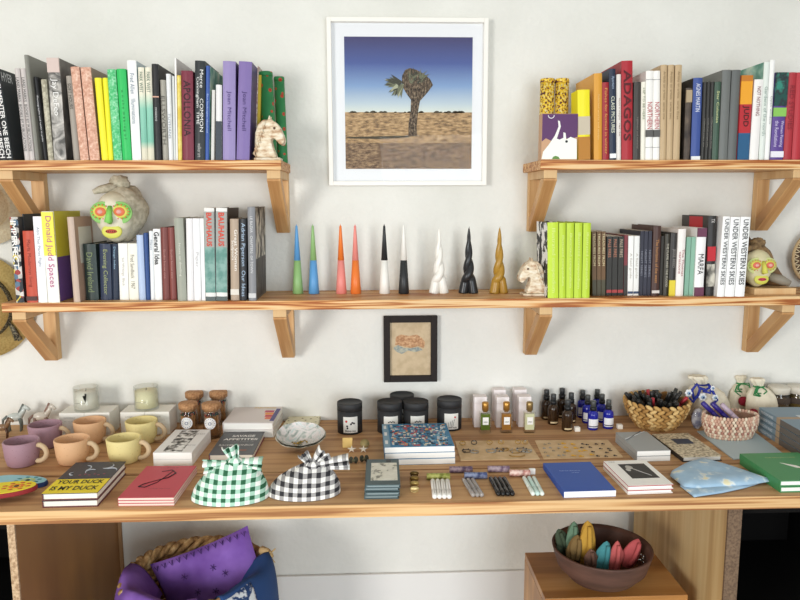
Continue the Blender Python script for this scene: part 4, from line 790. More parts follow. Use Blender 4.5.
mug(73.5, 462, PC, '#b98354', 'peach mug in the front row'); mug(91, 442, PC, '#b98354', 'peach mug in the back row')
mug(125, 461, YW, '#b8a35e', 'yellow mug in the front row'); mug(142.5, 442, YW, '#b8a35e', 'yellow mug in the back row by the candle boxes')
# ================================================================ CANDLE BOXES AND GLASS CANDLES
bw = mat('#eceae0', .7)
def cbox(px, pyt, y, w_, h, label, d=.075):
    x = xat(px, y, ZT+h); t = thing('candle_box', label, 'box', (x, y, ZT), group='white candle boxes')
    MB().box(.0004, w_-.0004, 0, d, 0, h).build('carton', bw, t, bev=.001)
    text('printed_title', 'CANDLE', '#a8a79c', t, (w_*.42, -.0004, h*.8), w_*.45, .004, (1, 0, 0), (0, 0, 1)); text('printed_text', 'soy wax blend 60 h', '#bbb9ae', t, (w_*.5, -.0004, h*.64), w_*.6, .004, (1, 0, 0), (0, 0, 1))
yb = -.115
hb1 = .068
q0 = xat(58.5, yb, ZT+hb1); q1 = xat(109.5, yb, ZT+hb1); wbx = (q1-q0)/2
cbox(58.5, 411, yb, wbx, hb1, 'white candle box, leftmost of four'); cbox(84, 411, yb, wbx, hb1, 'white candle box, second from left of four')
q0 = xat(119.8, yb, ZT+hb1); q1 = xat(169.3, yb, ZT+hb1); wbx = (q1-q0)/2
cbox(119.8, 411, yb, wbx, hb1, 'white candle box, third from left of four'); cbox(144.5, 411, yb, wbx, hb1, 'white candle box, rightmost of four')
def gcandle(px, z, y, wax, label, dark):
    x = xat(px, y, z); t = thing('glass_candle', label, 'candle', (x, y, z+.0003)); R = .0345; h = .068
    MB().lathe([(0, 0), (R*.97, 0), (R, .003), (R, h), (R-.002, h), (R-.0022, .006), (0, .006)], 40).build('glass_jar', glass('#fbfcfa', .985), t)
    MB().lathe([(0, .0065), (R-.0028, .0065), (R-.0028, h*.8), (0, h*.8)], 36).build('wax', mat(wax, .5), t)
    MB().tube([(0, 0, h*.8), (.001, 0, h*.9)], .0009, 5).build('wick', mat('#3c3a36', .9), t)
    text('label_text', 'MAISON SOIR', '#6e6a5e', t, (-.003, -R-.0006, h*.4), .028, .0028, (1, 0, 0), (0, 0, 1))
    if dark: MB().prism([(.004, .048), (.012, .05), (.016, .055), (.010, .056), (.012, .03), (.0112, .03), (.0095, .05)], -R-.0012, -R-.0009, axis='y').build('flower_print', mat('#3a3a34', .6), t)
gcandle(87, ZT+hb1, yb+.036, '#f5f2e6', 'glass candle with dark flower print on the left candle boxes', True)
gcandle(147, ZT+hb1, yb+.036, '#f5eec4', 'glass candle with pale yellow wax on the right candle boxes', False)
# ================================================================ CORK JARS WITH MATCHES
def cjar(px, py, label, lab=True):
    c = at(px, py, z=ZT); t = thing('match_jar', label, 'jar', c, group='cork-topped match jars'); R = .026; h = .082
    MB().lathe([(0, 0), (R*.96, 0), (R, .003), (R, h-.012), (R*.9, h-.004), (R*.9, h), (R*.84, h), (R*.84, h-.006), (R*.92, h-.014), (R*.92, .005), (0, .005)], 32).build('glass_jar', glass('#fbfaf8', .985), t)
    MB().lathe([(0, h-.006), (R*.82, h-.006), (R*.82, h+.0005), (R*1.02, h+.001), (R*1.04, h+.015), (R*.98, h+.017), (0, h+.017)], 32).build('cork_lid', tex('cork', [(.35, '#9b6a42'), (.6, '#c39263')], ns=160, r=.8), t)
    m = MB(); random.seed(int(px))
    for k in range(46):
        a_ = random.uniform(0, 2*PI); r_ = R*.84*math.sqrt(random.random()); a2 = a_+random.uniform(-.5, .5); r2 = R*.8*math.sqrt(random.random()); z1 = h*.82+random.uniform(-.006, .0)
        p_, q_ = Vector((r_*math.cos(a_), r_*math.sin(a_), .006)), Vector((r2*math.cos(a2), r2*math.sin(a2), z1))
        m.tube([p_, q_], .0011, 4, 0); m.tube([q_, q_+(q_-p_).normalized()*.005], .0017, 5, random.choice([1, 1, 2, 3]))
    o = m.build('matches', [mat('#c98e55', .8), mat('#2f4a46', .7), mat('#b83a34', .7), mat('#20262a', .7)], t); o['kind'] = 'stuff'
    if lab:
        m = MB(); rr = .0168
        for a0 in range(24):
            pass
        n_ = 28; ring = []
        def wrap(x_, z_, e): an = x_/(R+e); return ((R+e)*math.sin(an), -(R+e)*math.cos(an), z_)
        vs = [wrap(0, h*.56, .0006)]+[wrap(rr*math.cos(2*PI*i/n_), h*.56+rr*math.sin(2*PI*i/n_), .0006) for i in range(n_)]
        m.add(vs, [(0, i+1, (i+1) % n_+1) for i in range(n_)]); m.build('round_label', mat('#f0eeec', .6), t)
        m = MB()
        for i in range(14):
            a_ = 2*PI*i/14; m.ball(wrap(.0128*math.cos(a_), h*.56+.0128*math.sin(a_), .001), (.0011, .0005, .0011), n=5)
        m.tube([wrap(.004*math.cos(a_), h*.56+.004*math.sin(a_), .0011) for a_ in np.linspace(0, 6.2, 12)], .0007, 4, closed=True); m.build('label_print', mat('#4a5a8a', .6), t)
cjar(195.5, 423.5, 'cork-lidded match jar, back left of four', False); cjar(219.5, 423, 'cork-lidded match jar, back right of four', False)
cjar(189.5, 436, 'cork-lidded match jar with round label, front left of four'); cjar(212.5, 436.5, 'cork-lidded match jar with round label, front right of four')
# ================================================================ SHELL, SPECKLED BOARD
b0 = [at(292, 416, z=ZT), at(322, 415.5, z=ZT), at(317, 434, z=ZT), at(279.5, 433, z=ZT)]
c = sum(b0, Vector())/4
MB().prism([((v-c).x, (v-c).y) for v in b0][::-1], 0, .012).build('_b', mat('#e0d8b0'), None) if False else None
t = MB().prism([((v-c).x, (v-c).y) for v in b0][::-1], 0, .012).build('terrazzo_board', tex('terrazzo', [(.0, '#5d4a32'), (.2, '#7d6a48'), (.25, '#e2dcb8'), (1, '#ebe6c8')], kind='voronoi', ns=70), loc=c, bev=.002); tag(t, 'cream speckled board behind the abalone shell', 'board')
c = at(299.5, 447, z=ZT)
t = thing('abalone_shell', 'abalone shell dish with pearly inside holding small gold pieces', 'shell', (c.x, c.y-.004, ZT+.009), rot=(.24, .0, .15))
def shf(s_):
    def f(u, v):
        a_ = 2*PI*u; r = v; rx, ry = .068*s_, .049*s_
        x = rx*r*math.cos(a_)*(1+.06*math.cos(a_)); y_ = ry*r*math.sin(a_); z = .002+.03*r**2.2+.004*math.sin(a_*9)*r**6*.25+(.0045 if s_ < 1 else 0)
        return (x, y_-.004*r, z+.01*r*r*math.sin(a_)*.8)
    return f
MB().grid(shf(1.), 48, 14, wu=True).build('outer_shell', tex('shell_out', [(.4, '#8e8672'), (.6, '#d9d3c0')], ns=50), t, solid=.0015)
MB().grid(shf(.955), 48, 14, wu=True).build('pearl_lining', tex('pearl', [(.3, '#7f8a84'), (.42, '#b9c0b8'), (.52, '#e6dcd8'), (.62, '#c3d0cc'), (.75, '#f0e9e4')], ns=28, det=5, dist=2, r=.2), t)
m = MB(); random.seed(9)
for k in range(34):
    a_ = random.uniform(0, 6.28); r_ = random.random()*.03; m.ball((r_*math.cos(a_)*1.2, -.008+r_*math.sin(a_)*.5, .0095+.004*random.random()), (.0032, .0022, .0012), k % 2, n=6)
o = m.build('gold_pieces', [mat('#c4983e', .35, .7), mat('#8d7a3a', .5)], t); o['kind'] = 'stuff'
# ================================================================ BLACK CANISTERS
def canister(px, py, label, kind):
    c = at(px, py, z=ZT); t = thing('black_canister', label, 'canister', c, group='black card canisters'); R = .0362; h = .089
    bk = mat('#2e2f31', .6)
    MB().lathe([(0, 0), (R, 0), (R, h*.74)], 40).build('body', bk, t)
    MB().lathe([(R*1.01, h*.745), (R*1.01, h-.001), (R*.97, h), (R*.94, h-.003), (0, h-.003)], 40).build('lid', bk, t)
    def wrap(x_, z_, e): an = x_/(R+e); return ((R+e)*math.sin(an), -(R+e)*math.cos(an), z_)
    m = MB(); m.grid(lambda u, v: wrap(-.0215+.043*u+.003, .006+.047*v, .0006), 10, 1); m.build('label', mat('#ecebe4', .6), t)
    m = MB(); random.seed(int(px*3))
    if kind == 0:
        m.ball(wrap(-.009, .04, .001), (.0035, .0007, .0035), 1, n=8)
        for q in ((.008, .036), (.013, .034), (.004, .032), (-.007, .026), (-.006, .02)): m.ball(wrap(*q, .001), (.003, .0006, .0028), 0, n=7)
    elif kind == 3:
        m.ball(wrap(.013, .042, .001), (.003, .0007, .003), 1, n=8)
        for k in range(5): m.tube([wrap(-.01+.004*k, .014, .001), wrap(-.012+.006*k, .024+.003*k, .001)], .0006, 4, 0)
    else:
        for k in range(5): m.ball(wrap(-.004+.004*k, .036+.002*(k % 2), .001), (.002, .0006, .002), 0, n=6)
    m.build('label_drawing', [mat('#24242a', .6), mat('#cf3c3a', .6)], t)
    text('label_text', 'Bonne nuit', '#26262a', t, (.003, -R-.0016, .0125), .03, .006, (1, 0, 0), (0, 0, 1), .01)
canister(402, 422.5, 'black lidded canister standing behind two others', 2)
canister(350, 431, 'black canister with red sun label, alone at left of its group', 0); canister(389.8, 430.5, 'black canister, left of the two behind the blue books', 1)
canister(416, 430, 'black canister, right of the two behind the blue books', 2); canister(449.2, 427.5, 'black canister with a red flower label, right of the blue books', 3)
# ================================================================ SMALL ACCESSORIES ON THE TABLE
def flat(px, py): return at(px, py, z=ZT)
c = flat(347.5, 448); t = MB().box(-.0135, .0135, -.003, .003, 0, .027).build('brass_square', mat('#dfb866', .45, .3), loc=c, rot=(-.25, 0, 0), bev=.0006); t.location.z += .0008; tag(t, 'gold square card standing left of the round brass disc', 'accessory')
c = flat(364.7, 447.5); t = MB().lathe([(0, -.002), (.0125, -.002), (.0125, .002), (0, .002)], 24).build('brass_disc', mat('#a8955f', .5, .3), loc=(c.x, c.y, ZT+.011), rot=(PI/2-.5, 0, 0)); tag(t, 'round dull brass disc leaning beside the gold square', 'accessory')
for px, lb in ((351.7, 'small white starfish below the gold square'), (363.5, 'small white starfish below the brass disc')):
    m = MB(); pts = []
    for k in range(10):
        a_ = 2*PI*k/10+.3; r_ = .0125 if k % 2 == 0 else .004; pts.append((r_*math.cos(a_), r_*math.sin(a_)))
    t = m.prism(pts, 0, .004).build('starfish', mat('#efe3cf', .7), loc=flat(px, 452)+Vector((0, 0, .0065)), rot=(.62, 0, 0), bev=.001); tag(t, lb, 'starfish')
def bow(px, py, lb):
    t = thing('velvet_bow', lb, 'bow', flat(px, py)); k_ = mat('#4e4f42', .85)
    m = MB()
    for s_ in (-1, 1): m.ball((s_*.006, 0, .0095), (.006, .006, .0095), n=10, fn=lambda p, s_=s_: Vector((p.x, p.y*(.55+.45*max(0, p.x*s_)), p.z)))
    m.build('loops', k_, t); MB().ball((0, -.003, .009), .0045, n=8).build('knot', mat('#7a7455', .6), t)
bow(353.5, 463.5, 'small dark bow, left of the two by the black gingham cloth'); bow(364.2, 462, 'small dark bow, right of the two by the grey-green cases')
for k, (py, c_) in enumerate(((476.5, '#6e5626'), (481.5, '#8d7033'), (486.5, '#b59a55'), (492, '#d8c184'))):
    t = thing('gold_ring', ['dark brass ring, farthest of four in a column', 'brass ring, second farthest of four', 'brass ring, second nearest of four', 'pale gold ring, nearest of four'][k], 'ring', flat(414.3, py), group='rings in a column')
    MB().tube([(.0085*math.cos(a_), .0015*math.sin(a_)*2, .0045+.0035*math.sin(a_)) for a_ in np.linspace(0, 2*PI, 20)[:-1]], .0013, 6, closed=True).build('band', mat(c_, .3, .8), t)
    MB().ball((0, -.001, .0085), (.0115, .005, .0055), n=12).build('crest', mat(c_, .4, .6), t)
def stick(p0, p1, r, col, lb, grp, slot, nm='slim_pen', cat='pen', alpha=None):
    a_ = flat(*p0); b_ = flat(*p1); d = b_-a_; L_ = d.length; t = thing(nm, lb, cat, (a_.x, a_.y, ZT+r), rz=math.atan2(d.y, d.x), group=grp)
    mm = col if not isinstance(col, str) else mat(col, .25)
    M_ = Matrix.Rotation(PI/2, 4, 'Y')
    MB().lathe([(0, 0), (r*.8, .001), (r, .004), (r, L_*.62), (r*.98, L_*.622)], 14, M=M_).build('barrel', mm, t)
    MB().lathe([(r*1.0, L_*.625), (r*1.06, L_*.63), (r*1.04, L_-.004), (r*.7, L_-.0005), (0, L_)], 14, M=M_).build('cap', mm, t)
    MB().box(L_*.2, L_*.9, -r*.22, r*.22, r*.9, r*1.12).build('clip', slot, t)
W3 = ['leftmost', 'second from left', 'second from right', 'rightmost']
for k in range(4): stick((432.6+4.9*k, 482.3), (434.8+4.85*k, 499.8), .0055, '#f2efe9', W3[k]+' of four white capped sticks', 'white capped sticks', mat('#c8c2ba', .4))
clr = mat('#cfc6bf', .12, trans=.5)
W3c = ['left', 'middle', 'right']
for k in range(3): stick((463.3+4.5*k, 481.3), (473.6+4.3*k, 497.8), .0052, clr, W3c[k]+' one of three clear silvery sticks', 'clear sticks', mat('#8f8a8a', .3))
for k in range(4): stick((490.4+4.5*k, 480), (498.8+4.7*k, 496.8), .0054, '#1f1e1e', W3[k]+' of four black capped sticks', 'black capped sticks', mat('#4a4644', .3))
for k in range(3): stick((523.8+4.9*k, 479.3), (533.3+4.6*k, 496.6), .005, '#e6f0e6' if k != 1 else '#c9e6de', W3c[k]+' one of three pale mint sticks', 'pale mint sticks', mat('#bfd8cf', .4))
def incense(px0, px1, py, c1, c2, lb):
    a_ = flat(px0, py+1.5); b_ = flat(px1, py+1.5); r = .0078; L_ = (b_-a_).length; t = thing('paper_roll', lb, 'roll', (a_.x, a_.y, ZT+r), rz=math.atan2((b_-a_).y, (b_-a_).x), group='small patterned paper rolls')
    M_ = Matrix.Rotation(PI/2, 4, 'Y'); MB().lathe([(0, 0), (r, 0), (r, L_*.7)], 18, M=M_).build('tube_body', tex('roll_'+c1[1:], [(.4, c1), (.6, c2)], ns=110), t)
    MB().lathe([(r*1.03, L_*.7), (r*1.03, L_), (0, L_)], 18, M=M_).build('end_cap', tex('roll_'+c1[1:], [], ns=110), t)
incense(426.7, 450, 478, '#7f8434', '#b3b35e', 'olive green patterned paper roll'); incense(449.5, 472.4, 471, '#5b4560', '#9a8288', 'dark purple patterned paper roll')
incense(464.3, 487, 477, '#46527f', '#8690ae', 'blue patterned paper roll'); incense(487.7, 509.4, 470.5, '#80667e', '#b39fa6', 'lavender patterned paper roll')
incense(509.5, 530, 474.5, '#c9897f', '#f0d2c6', 'pink patterned paper roll')
c = flat(532, 474); t = MB().box(-.0075, .0075, -.004, .004, 0, .014).build('price_tag', mat('#f3f1ec', .7), loc=c, bev=.001); tag(t, 'white card block at right end of the pink roll', 'card')
for px, py, lb in ((577, 431, 'tiny white cube between the amber and blue bottles'), (619.5, 428.5, 'tiny white cube between the blue bottles and the leaf basket')):
    t = MB().box(-.0075, .0075, -.0075, .0075, 0, .013).build('price_cube', mat('#f4efe4', .6), loc=flat(px, py), bev=.001); tag(t, lb, 'cube')
# jewellery boards
kraft = tex('kraft_card', [(.4, '#d0ae80'), (.6, '#dcbc90')], ns=30, r=.8)
def jboard(cs, lb):
    ps = [flat(*q) for q in cs]; c = sum(ps, Vector())/4; c.z = ZT
    t = MB().prism([((v-c).x, (v-c).y) for v in ps], 0, .003).build('jewellery_board', kraft, loc=c, bev=.0008); tag(t, lb, 'board'); return ZT+.003
jz = jboard([(460.6, 461.2), (540, 459.8), (527.3, 441), (455, 441.8)], 'kraft board with hoop earrings and rings')
jboard([(543.7, 459.6), (623.2, 457.8), (607.8, 440.6), (534.8, 441.2)], 'kraft board with small gold and dark stud earrings')
def J(px, py): return at(px, py, z=jz+.0004)
gold = mat('#b58c45', .3, .8); sil = mat('#a9a59c', .3, .7); drk = mat('#4b3f36', .5)
for k, (px, py) in enumerate(((462.5, 445), (474, 444.5), (489.5, 444.3), (501, 444), (518, 444), (525, 444.3))):
    t = thing('gold_ring', ['first', 'second', 'third', 'fourth', 'fifth', 'sixth'][k]+' ring from left in the back row of the kraft board', 'ring', J(px, py), group='rings on the kraft board')
    MB().tube([(.0075*math.cos(a_), .0022*math.sin(a_), .0058+.0046*math.sin(a_)) for a_ in np.linspace(0, 2*PI, 18)[:-1]], .0012, 6, closed=True).build('band', gold if k != 1 else drk, t); MB().ball((0, -.002, .0105), (.003, .002, .002), n=8).build('stone', sil if k % 2 else gold, t)
random.seed(12)
for k, (px, py, R_) in enumerate(((466.5, 451.5, .0075), (474.5, 452.3, .0075), (491, 451.5, .009), (500, 450.5, .008), (504.5, 450, .007), (515, 452, .009), (522, 450.5, .01), (527, 451.5, .008))):
    t = thing('hoop_earring', 'hoop earring '+['below first ring, dark toned', 'silver toned right of the dark one', 'wide silver in the middle group', 'small silver of the middle group', 'small gold at right of the middle group', 'brassy at left of the right group', 'largest silver in the right group', 'silver at far right of the board'][k], 'earring', J(px, py), group='earrings on the kraft board')
    MB().tube([(1.35*R_*math.cos(a_), 1.6*R_*math.sin(a_), .0018+.0006*math.sin(3*a_)) for a_ in np.linspace(.2, 2*PI, 18)], [.0012]*18, 6).build('hoop', [drk, sil, sil, sil, gold, gold, sil, sil][k], t)
    m = MB()
    for q in range(6): a_ = random.uniform(0, 6.28); m.ball((1.35*R_*math.cos(a_), 1.6*R_*math.sin(a_), .0028), .0024, n=6)
    m.build('beads', [drk, sil, sil, drk, gold, sil, drk, sil][k], t)
t = thing('bangle', 'curved brass cuff at the front of the hoop earring board', 'bracelet', J(517, 455.5)); MB().tube([(.02*math.cos(a_), .012*math.sin(a_), .0016) for a_ in np.linspace(PI*.95, PI*2.1, 20)], .0014, 6).build('cuff', gold, t)
nm_ = 0
for r_ in range(4):
    for k in range(9):
        u = (k+.5+random.uniform(-.33, .33))/9; v = (r_+.5+random.uniform(-.28, .28))/4
        x_ = (1-v)*(537+u*69)+v*(545+u*75); y_ = 442.5+v*15
        if 3 <= k <= 4 or k == 5 and r_ > 1: c_ = mat('#e0a928', .4, .2); sz = .0048
        elif k < 3: c_ = sil if r_ % 2 else mat('#9a8a70', .5); sz = .0032
        else: c_ = drk; sz = .0036
        nm_ += 1; m = MB(); p = J(x_, y_); m.ball((0, 0, .0018), (sz, sz*.8, .0018), n=8, fn=lambda q: q*(1+.3*noise.noise(q*3+Vector((k, r_, 0)))))
        m.ball((sz*1.3, -sz*.5, .0014), (sz*.5, sz*.4, .0013), n=6)
        o = m.build('stud_earring', c_, loc=p); rn = ['back', 'second', 'third', 'front'][r_]; cn = ['first', 'second', 'third', 'fourth', 'fifth', 'sixth', 'seventh', 'eighth', 'ninth'][k]
        tag(o, f'stud earring on the right kraft board, {rn} row, {cn} from left', 'earring', 'stud earrings on the right board')
# ================================================================ PERFUME
def perfume(px, py, liq, lb, capc='#c08a3c'):
    c = flat(px, py); t = thing('perfume_bottle', lb, 'bottle', c, group='square perfume bottles'); w_, d_, h = .0165, .0105, .062
    MB().box(-w_, w_, -d_, d_, 0, h).build('glass_flask', glass('#fafaf6', .98), t, bev=.0015)
    MB().box(-w_+.0035, w_-.0035, -d_+.003, d_-.003, .009, h-.006).build('liquid', mat(liq, .2), t)
    MB().lathe([(0, h), (.0065, h), (.0065, h+.004), (.0095, h+.004), (.0098, h+.026), (.0075, h+.029), (0, h+.029)], 20).build('cap', mat(capc, .3, .6), t)
    MB().box(-.0085, .0085, -d_-.0012, -d_-.0004, .026, .048).build('label', mat('#f2f0ea', .6), t)
    text('label_text', 'DREN', '#6a655c', t, (0, -d_-.0013, .034), .011, .004, (1, 0, 0), (0, 0, 1), .01)
def pbox(px, py, lb, h=.092):
    c = flat(px, py); t = thing('perfume_box', lb, 'box', (c.x, c.y, ZT), group='pale pink perfume boxes')
    MB().box(-.0185, .0185, 0, .032, 0, h-.018).build('carton', mat('#f2e8e8', .6), t, bev=.0007); MB().box(-.0185, .0185, 0, .032, h-.0178, h).build('lid', mat('#f4eceb', .6), t, bev=.0007)
pbox(480.3, 427.3, 'pale perfume box behind the green perfume bottle'); pbox(502.5, 427.5, 'pale perfume box directly behind the amber perfume bottle'); pbox(524.6, 427, 'pale perfume box directly behind the clear perfume bottle')
pbox(499.3, 421.2, 'pale perfume box at back, behind another and left of it', .098); pbox(520, 421, 'pale perfume box at back, behind the box of the clear bottle', .098)
perfume(484.9, 432.3, '#5d7422', 'square perfume bottle with green liquid'); perfume(506, 432, '#a8702a', 'square perfume bottle with amber liquid'); perfume(529, 432, '#dcdcb4', 'square perfume bottle with pale clear liquid', '#a08450')
# ================================================================ DROPPER BOTTLES
def dropper(px, py, gm, lb, R, h, label, capc='#2c2e2f', grp=''):
    c = flat(px, py); t = thing('spray_bottle', lb, 'bottle', c, group=grp)
    MB().lathe([(0, 0), (R*.94, 0), (R, .003), (R, h*.52), (R*.92, h*.58), (R*.5, h*.65), (R*.42, h*.67), (0, h*.67)], 28).build('glass_body', gm, t)
    MB().lathe([(R*.6, h*.66), (R*.62, h*.78), (R*.5, h*.785), (0, h*.785)], 20).build('collar', mat('#1f2021', .4), t)
    MB().lathe([(R*.5, h*.788), (R*.5, h*.99), (R*.42, h), (0, h)], 20).build('cap', mat(capc, .35), t)
    def wrap(x_, z_, e): an = x_/(R+e); return ((R+e)*math.sin(an), -(R+e)*math.cos(an), z_)
    if label == 1:
        m = MB(); m.grid(lambda u, v: wrap(-R*1.15+2.3*R*u, h*.09+h*.3*v, .0005), 12, 1); m.build('label', mat('#eef0f4', .6), t)
        m = MB(); m.grid(lambda u, v: wrap(-R*1.15+2.3*R*u, h*.12+h*.035*v, .0008), 12, 1); m.build('label_stripe', mat('#2b2c52', .6), t)
    else:
        m = MB(); m.grid(lambda u, v: wrap(-R*.75+1.5*R*u, h*.06+h*.05*v, .0005), 12, 1); m.build('label', mat('#d9c294', .5), t)
amb = mat('#33200f', .12, spec=.6); blu = mat('#1a22a0', .1, spec=.6)
for px, py, lb in ((546, 418.5, 'amber spray bottle at back left of its group'), (561.5, 417, 'amber spray bottle at back centre of its group'), (570.5, 422, 'amber spray bottle at right, half hidden by the front one'), (552.8, 423.6, 'amber spray bottle second in front at left'), (567, 430, 'amber spray bottle nearest the front, beside the white cube')):
    dropper(px, py, amb, lb, .0158, .092, 0, '#3b3d3e', 'amber spray bottles')
for px, py, lb in ((582, 417, 'blue spray bottle at back left of its group'), (596.5, 416, 'blue spray bottle at the very back'), (587, 422.3, 'blue spray bottle with white label, second from left'), (601.3, 421.5, 'blue spray bottle with white label between back and front right'), (592.5, 429, 'blue spray bottle nearest the front'), (607.8, 427.8, 'blue spray bottle at the right of its group')):
    dropper(px, py, blu, lb, .0152, .086, 1, '#4a4d4c', 'blue spray bottles')
# ================================================================ BASKETS
def leafbasket():
    c = flat(655.5, 425.5); t = thing('leaf_basket', 'round basket of chunky braided leaves full of dark pens', 'basket', (c.x, c.y, ZT)); R = .0915; H = .078; y0 = c.y
    def rad(z): return R*(.56+.44*math.sin(min(1, z/H)*PI/2*.95))
    MB().lathe([(0, .002), (R*.5, .002)]+[(rad(z)*.93, z) for z in np.linspace(.003, H, 8)], 36, open_=True).build('lining', mat('#7d5c33', .9), t, solid=.002)
    m = MB(); rows = 7
    for r_ in range(rows):
        z = .006+(H-.006)*r_/(rows-1)*.98; rr = rad(z); n_ = 26
        for k in range(n_):
            a_ = 2*PI*(k+.5*(r_ % 2))/n_; ca, sa = math.cos(a_), math.sin(a_); tz = .5 if (r_ % 2) else -.5
            M_ = Matrix.Translation((rr*ca, rr*sa, z)) @ Matrix.Rotation(a_, 4, 'Z') @ Matrix.Rotation(tz, 4, 'X')
            m.ball((0, 0, 0), (.0055, .0125, .0058), (k*7+r_*3) % 3, n=8, M=M_)
    m.build('braided_leaves', [mat('#c79a55', .8, bump=.5), mat('#ab7c3d', .8, bump=.5), mat('#dcb673', .8, bump=.5)], t)
    return c, R, H
bc, bR, bH = leafbasket(); random.seed(21)
n_ = 0
for k in range(34):
    a_ = k*2.39996; r_ = bR*.86*math.sqrt((k+.5)/34); x_, y_ = r_*math.cos(a_), r_*math.sin(a_)*.8
    red = k in (7, 19, 26); tl = Vector((x_*11+random.uniform(-.3, .3), y_*6+random.uniform(-.25, .1), 1)).normalized()
    base = Vector((bc.x+x_*.6, bc.y+y_*.55, ZT+.018+random.uniform(0, .012)+abs(x_)*.2)); L_ = random.uniform(.066, .076)
    t = thing('marker_pen', ('red marker pen in the leaf basket, '+{7: 'nearest its centre', 19: 'second outward', 26: 'nearest the rim'}[k]) if red else 'black marker pen standing in the leaf basket', 'pen', base, group='red pens in the leaf basket' if red else 'black pens in the leaf basket')
    t.rotation_euler = tl.to_track_quat('Z', 'Y').to_euler(); k_ = mat('#b5303a' if red else random.choice(['#262422', '#2d2a27', '#343733']), .4)
    MB().lathe([(0, 0), (.0045, 0), (.0048, L_*.6)], 10).build('barrel', k_, t); MB().lathe([(.0053, L_*.6), (.0055, L_-.002), (.004, L_), (0, L_)], 10).build('cap', k_, t)
# small oval basket
c = flat(729, 437); sR = .072
t = thing('coiled_basket', 'small oval basket coiled in pink and cream holding violet pens', 'basket', (c.x, c.y, ZT+.0034)); rows = 8; m = MB(); sH = .062
for r_ in range(rows):
    z = .004+(sH-.004)*r_/(rows-1); u = r_/(rows-1); rr = sR*(.84+.2*math.sin(u*PI*.62)); n_ = 46
    for k in range(n_):
        a_ = 2*PI*(k+.5*(r_ % 2))/n_; M_ = Matrix.Translation((rr*math.cos(a_), rr*.66*math.sin(a_), z)) @ Matrix.Rotation(math.atan2(.66*math.sin(a_), math.cos(a_)), 4, 'Z')
        m.ball((0, 0, 0), (.0048, .0047, .0056), (0 if (k % 2) else (1 if r_ in (2, 4) else 2)) if r_ < 5 else (k % 3 and 2), n=6, M=M_)
m.build('coiled_wall', [mat('#e8d5bb', .85), mat('#b07a68', .85), mat('#d3a890', .85)], t)
MB().lathe([(0, .0015), (sR*.8, .0015), (sR*.88, sH*.5), (sR*.93, sH*.95)], 36, sy=.66, open_=True).build('inside', mat('#9c7660', .9), t, solid=.0015)
for k, (dx, dy) in enumerate(((-.035, .008), (-.022, -.006), (-.012, -.016))):
    base = Vector((c.x+.012+dx*.2, c.y+dy*.6, ZT+.03)); tl = Vector((-.62, .22, .62)).normalized(); L_ = .098 if k else .094
    p_ = thing('violet_pen', ['violet pen leaning at the left in the coiled basket', 'violet pen leaning in the middle in the coiled basket', 'pale lilac pen leaning at the right in the coiled basket'][k], 'pen', base+Vector((dx*.3+.016*k, -.008*k, 0))); p_.rotation_euler = tl.to_track_quat('Z', 'Y').to_euler()
    k_ = mat(['#3a2c8c', '#33257f', '#b9a3b4'][k], .3); MB().lathe([(0, 0), (.0062, .001), (.0066, L_*.6)], 12).build('barrel', k_, p_); MB().lathe([(.007, L_*.6), (.0072, L_-.002), (.005, L_), (0, L_)], 12).build('cap', k_, p_)
# pale blue sheet below the basket
ps = [flat(697, 432), flat(733.5, 460), flat(783, 454.3), flat(748, 428)]; c2 = sum(ps, Vector())/4; c2.z = ZT
t = MB().prism([((v-c2).x, (v-c2).y) for v in ps], 0, .003).build('folder', mat('#b5cbd3', .4), loc=c2); tag(t, 'pale blue flat folder lying under the coiled basket', 'folder')
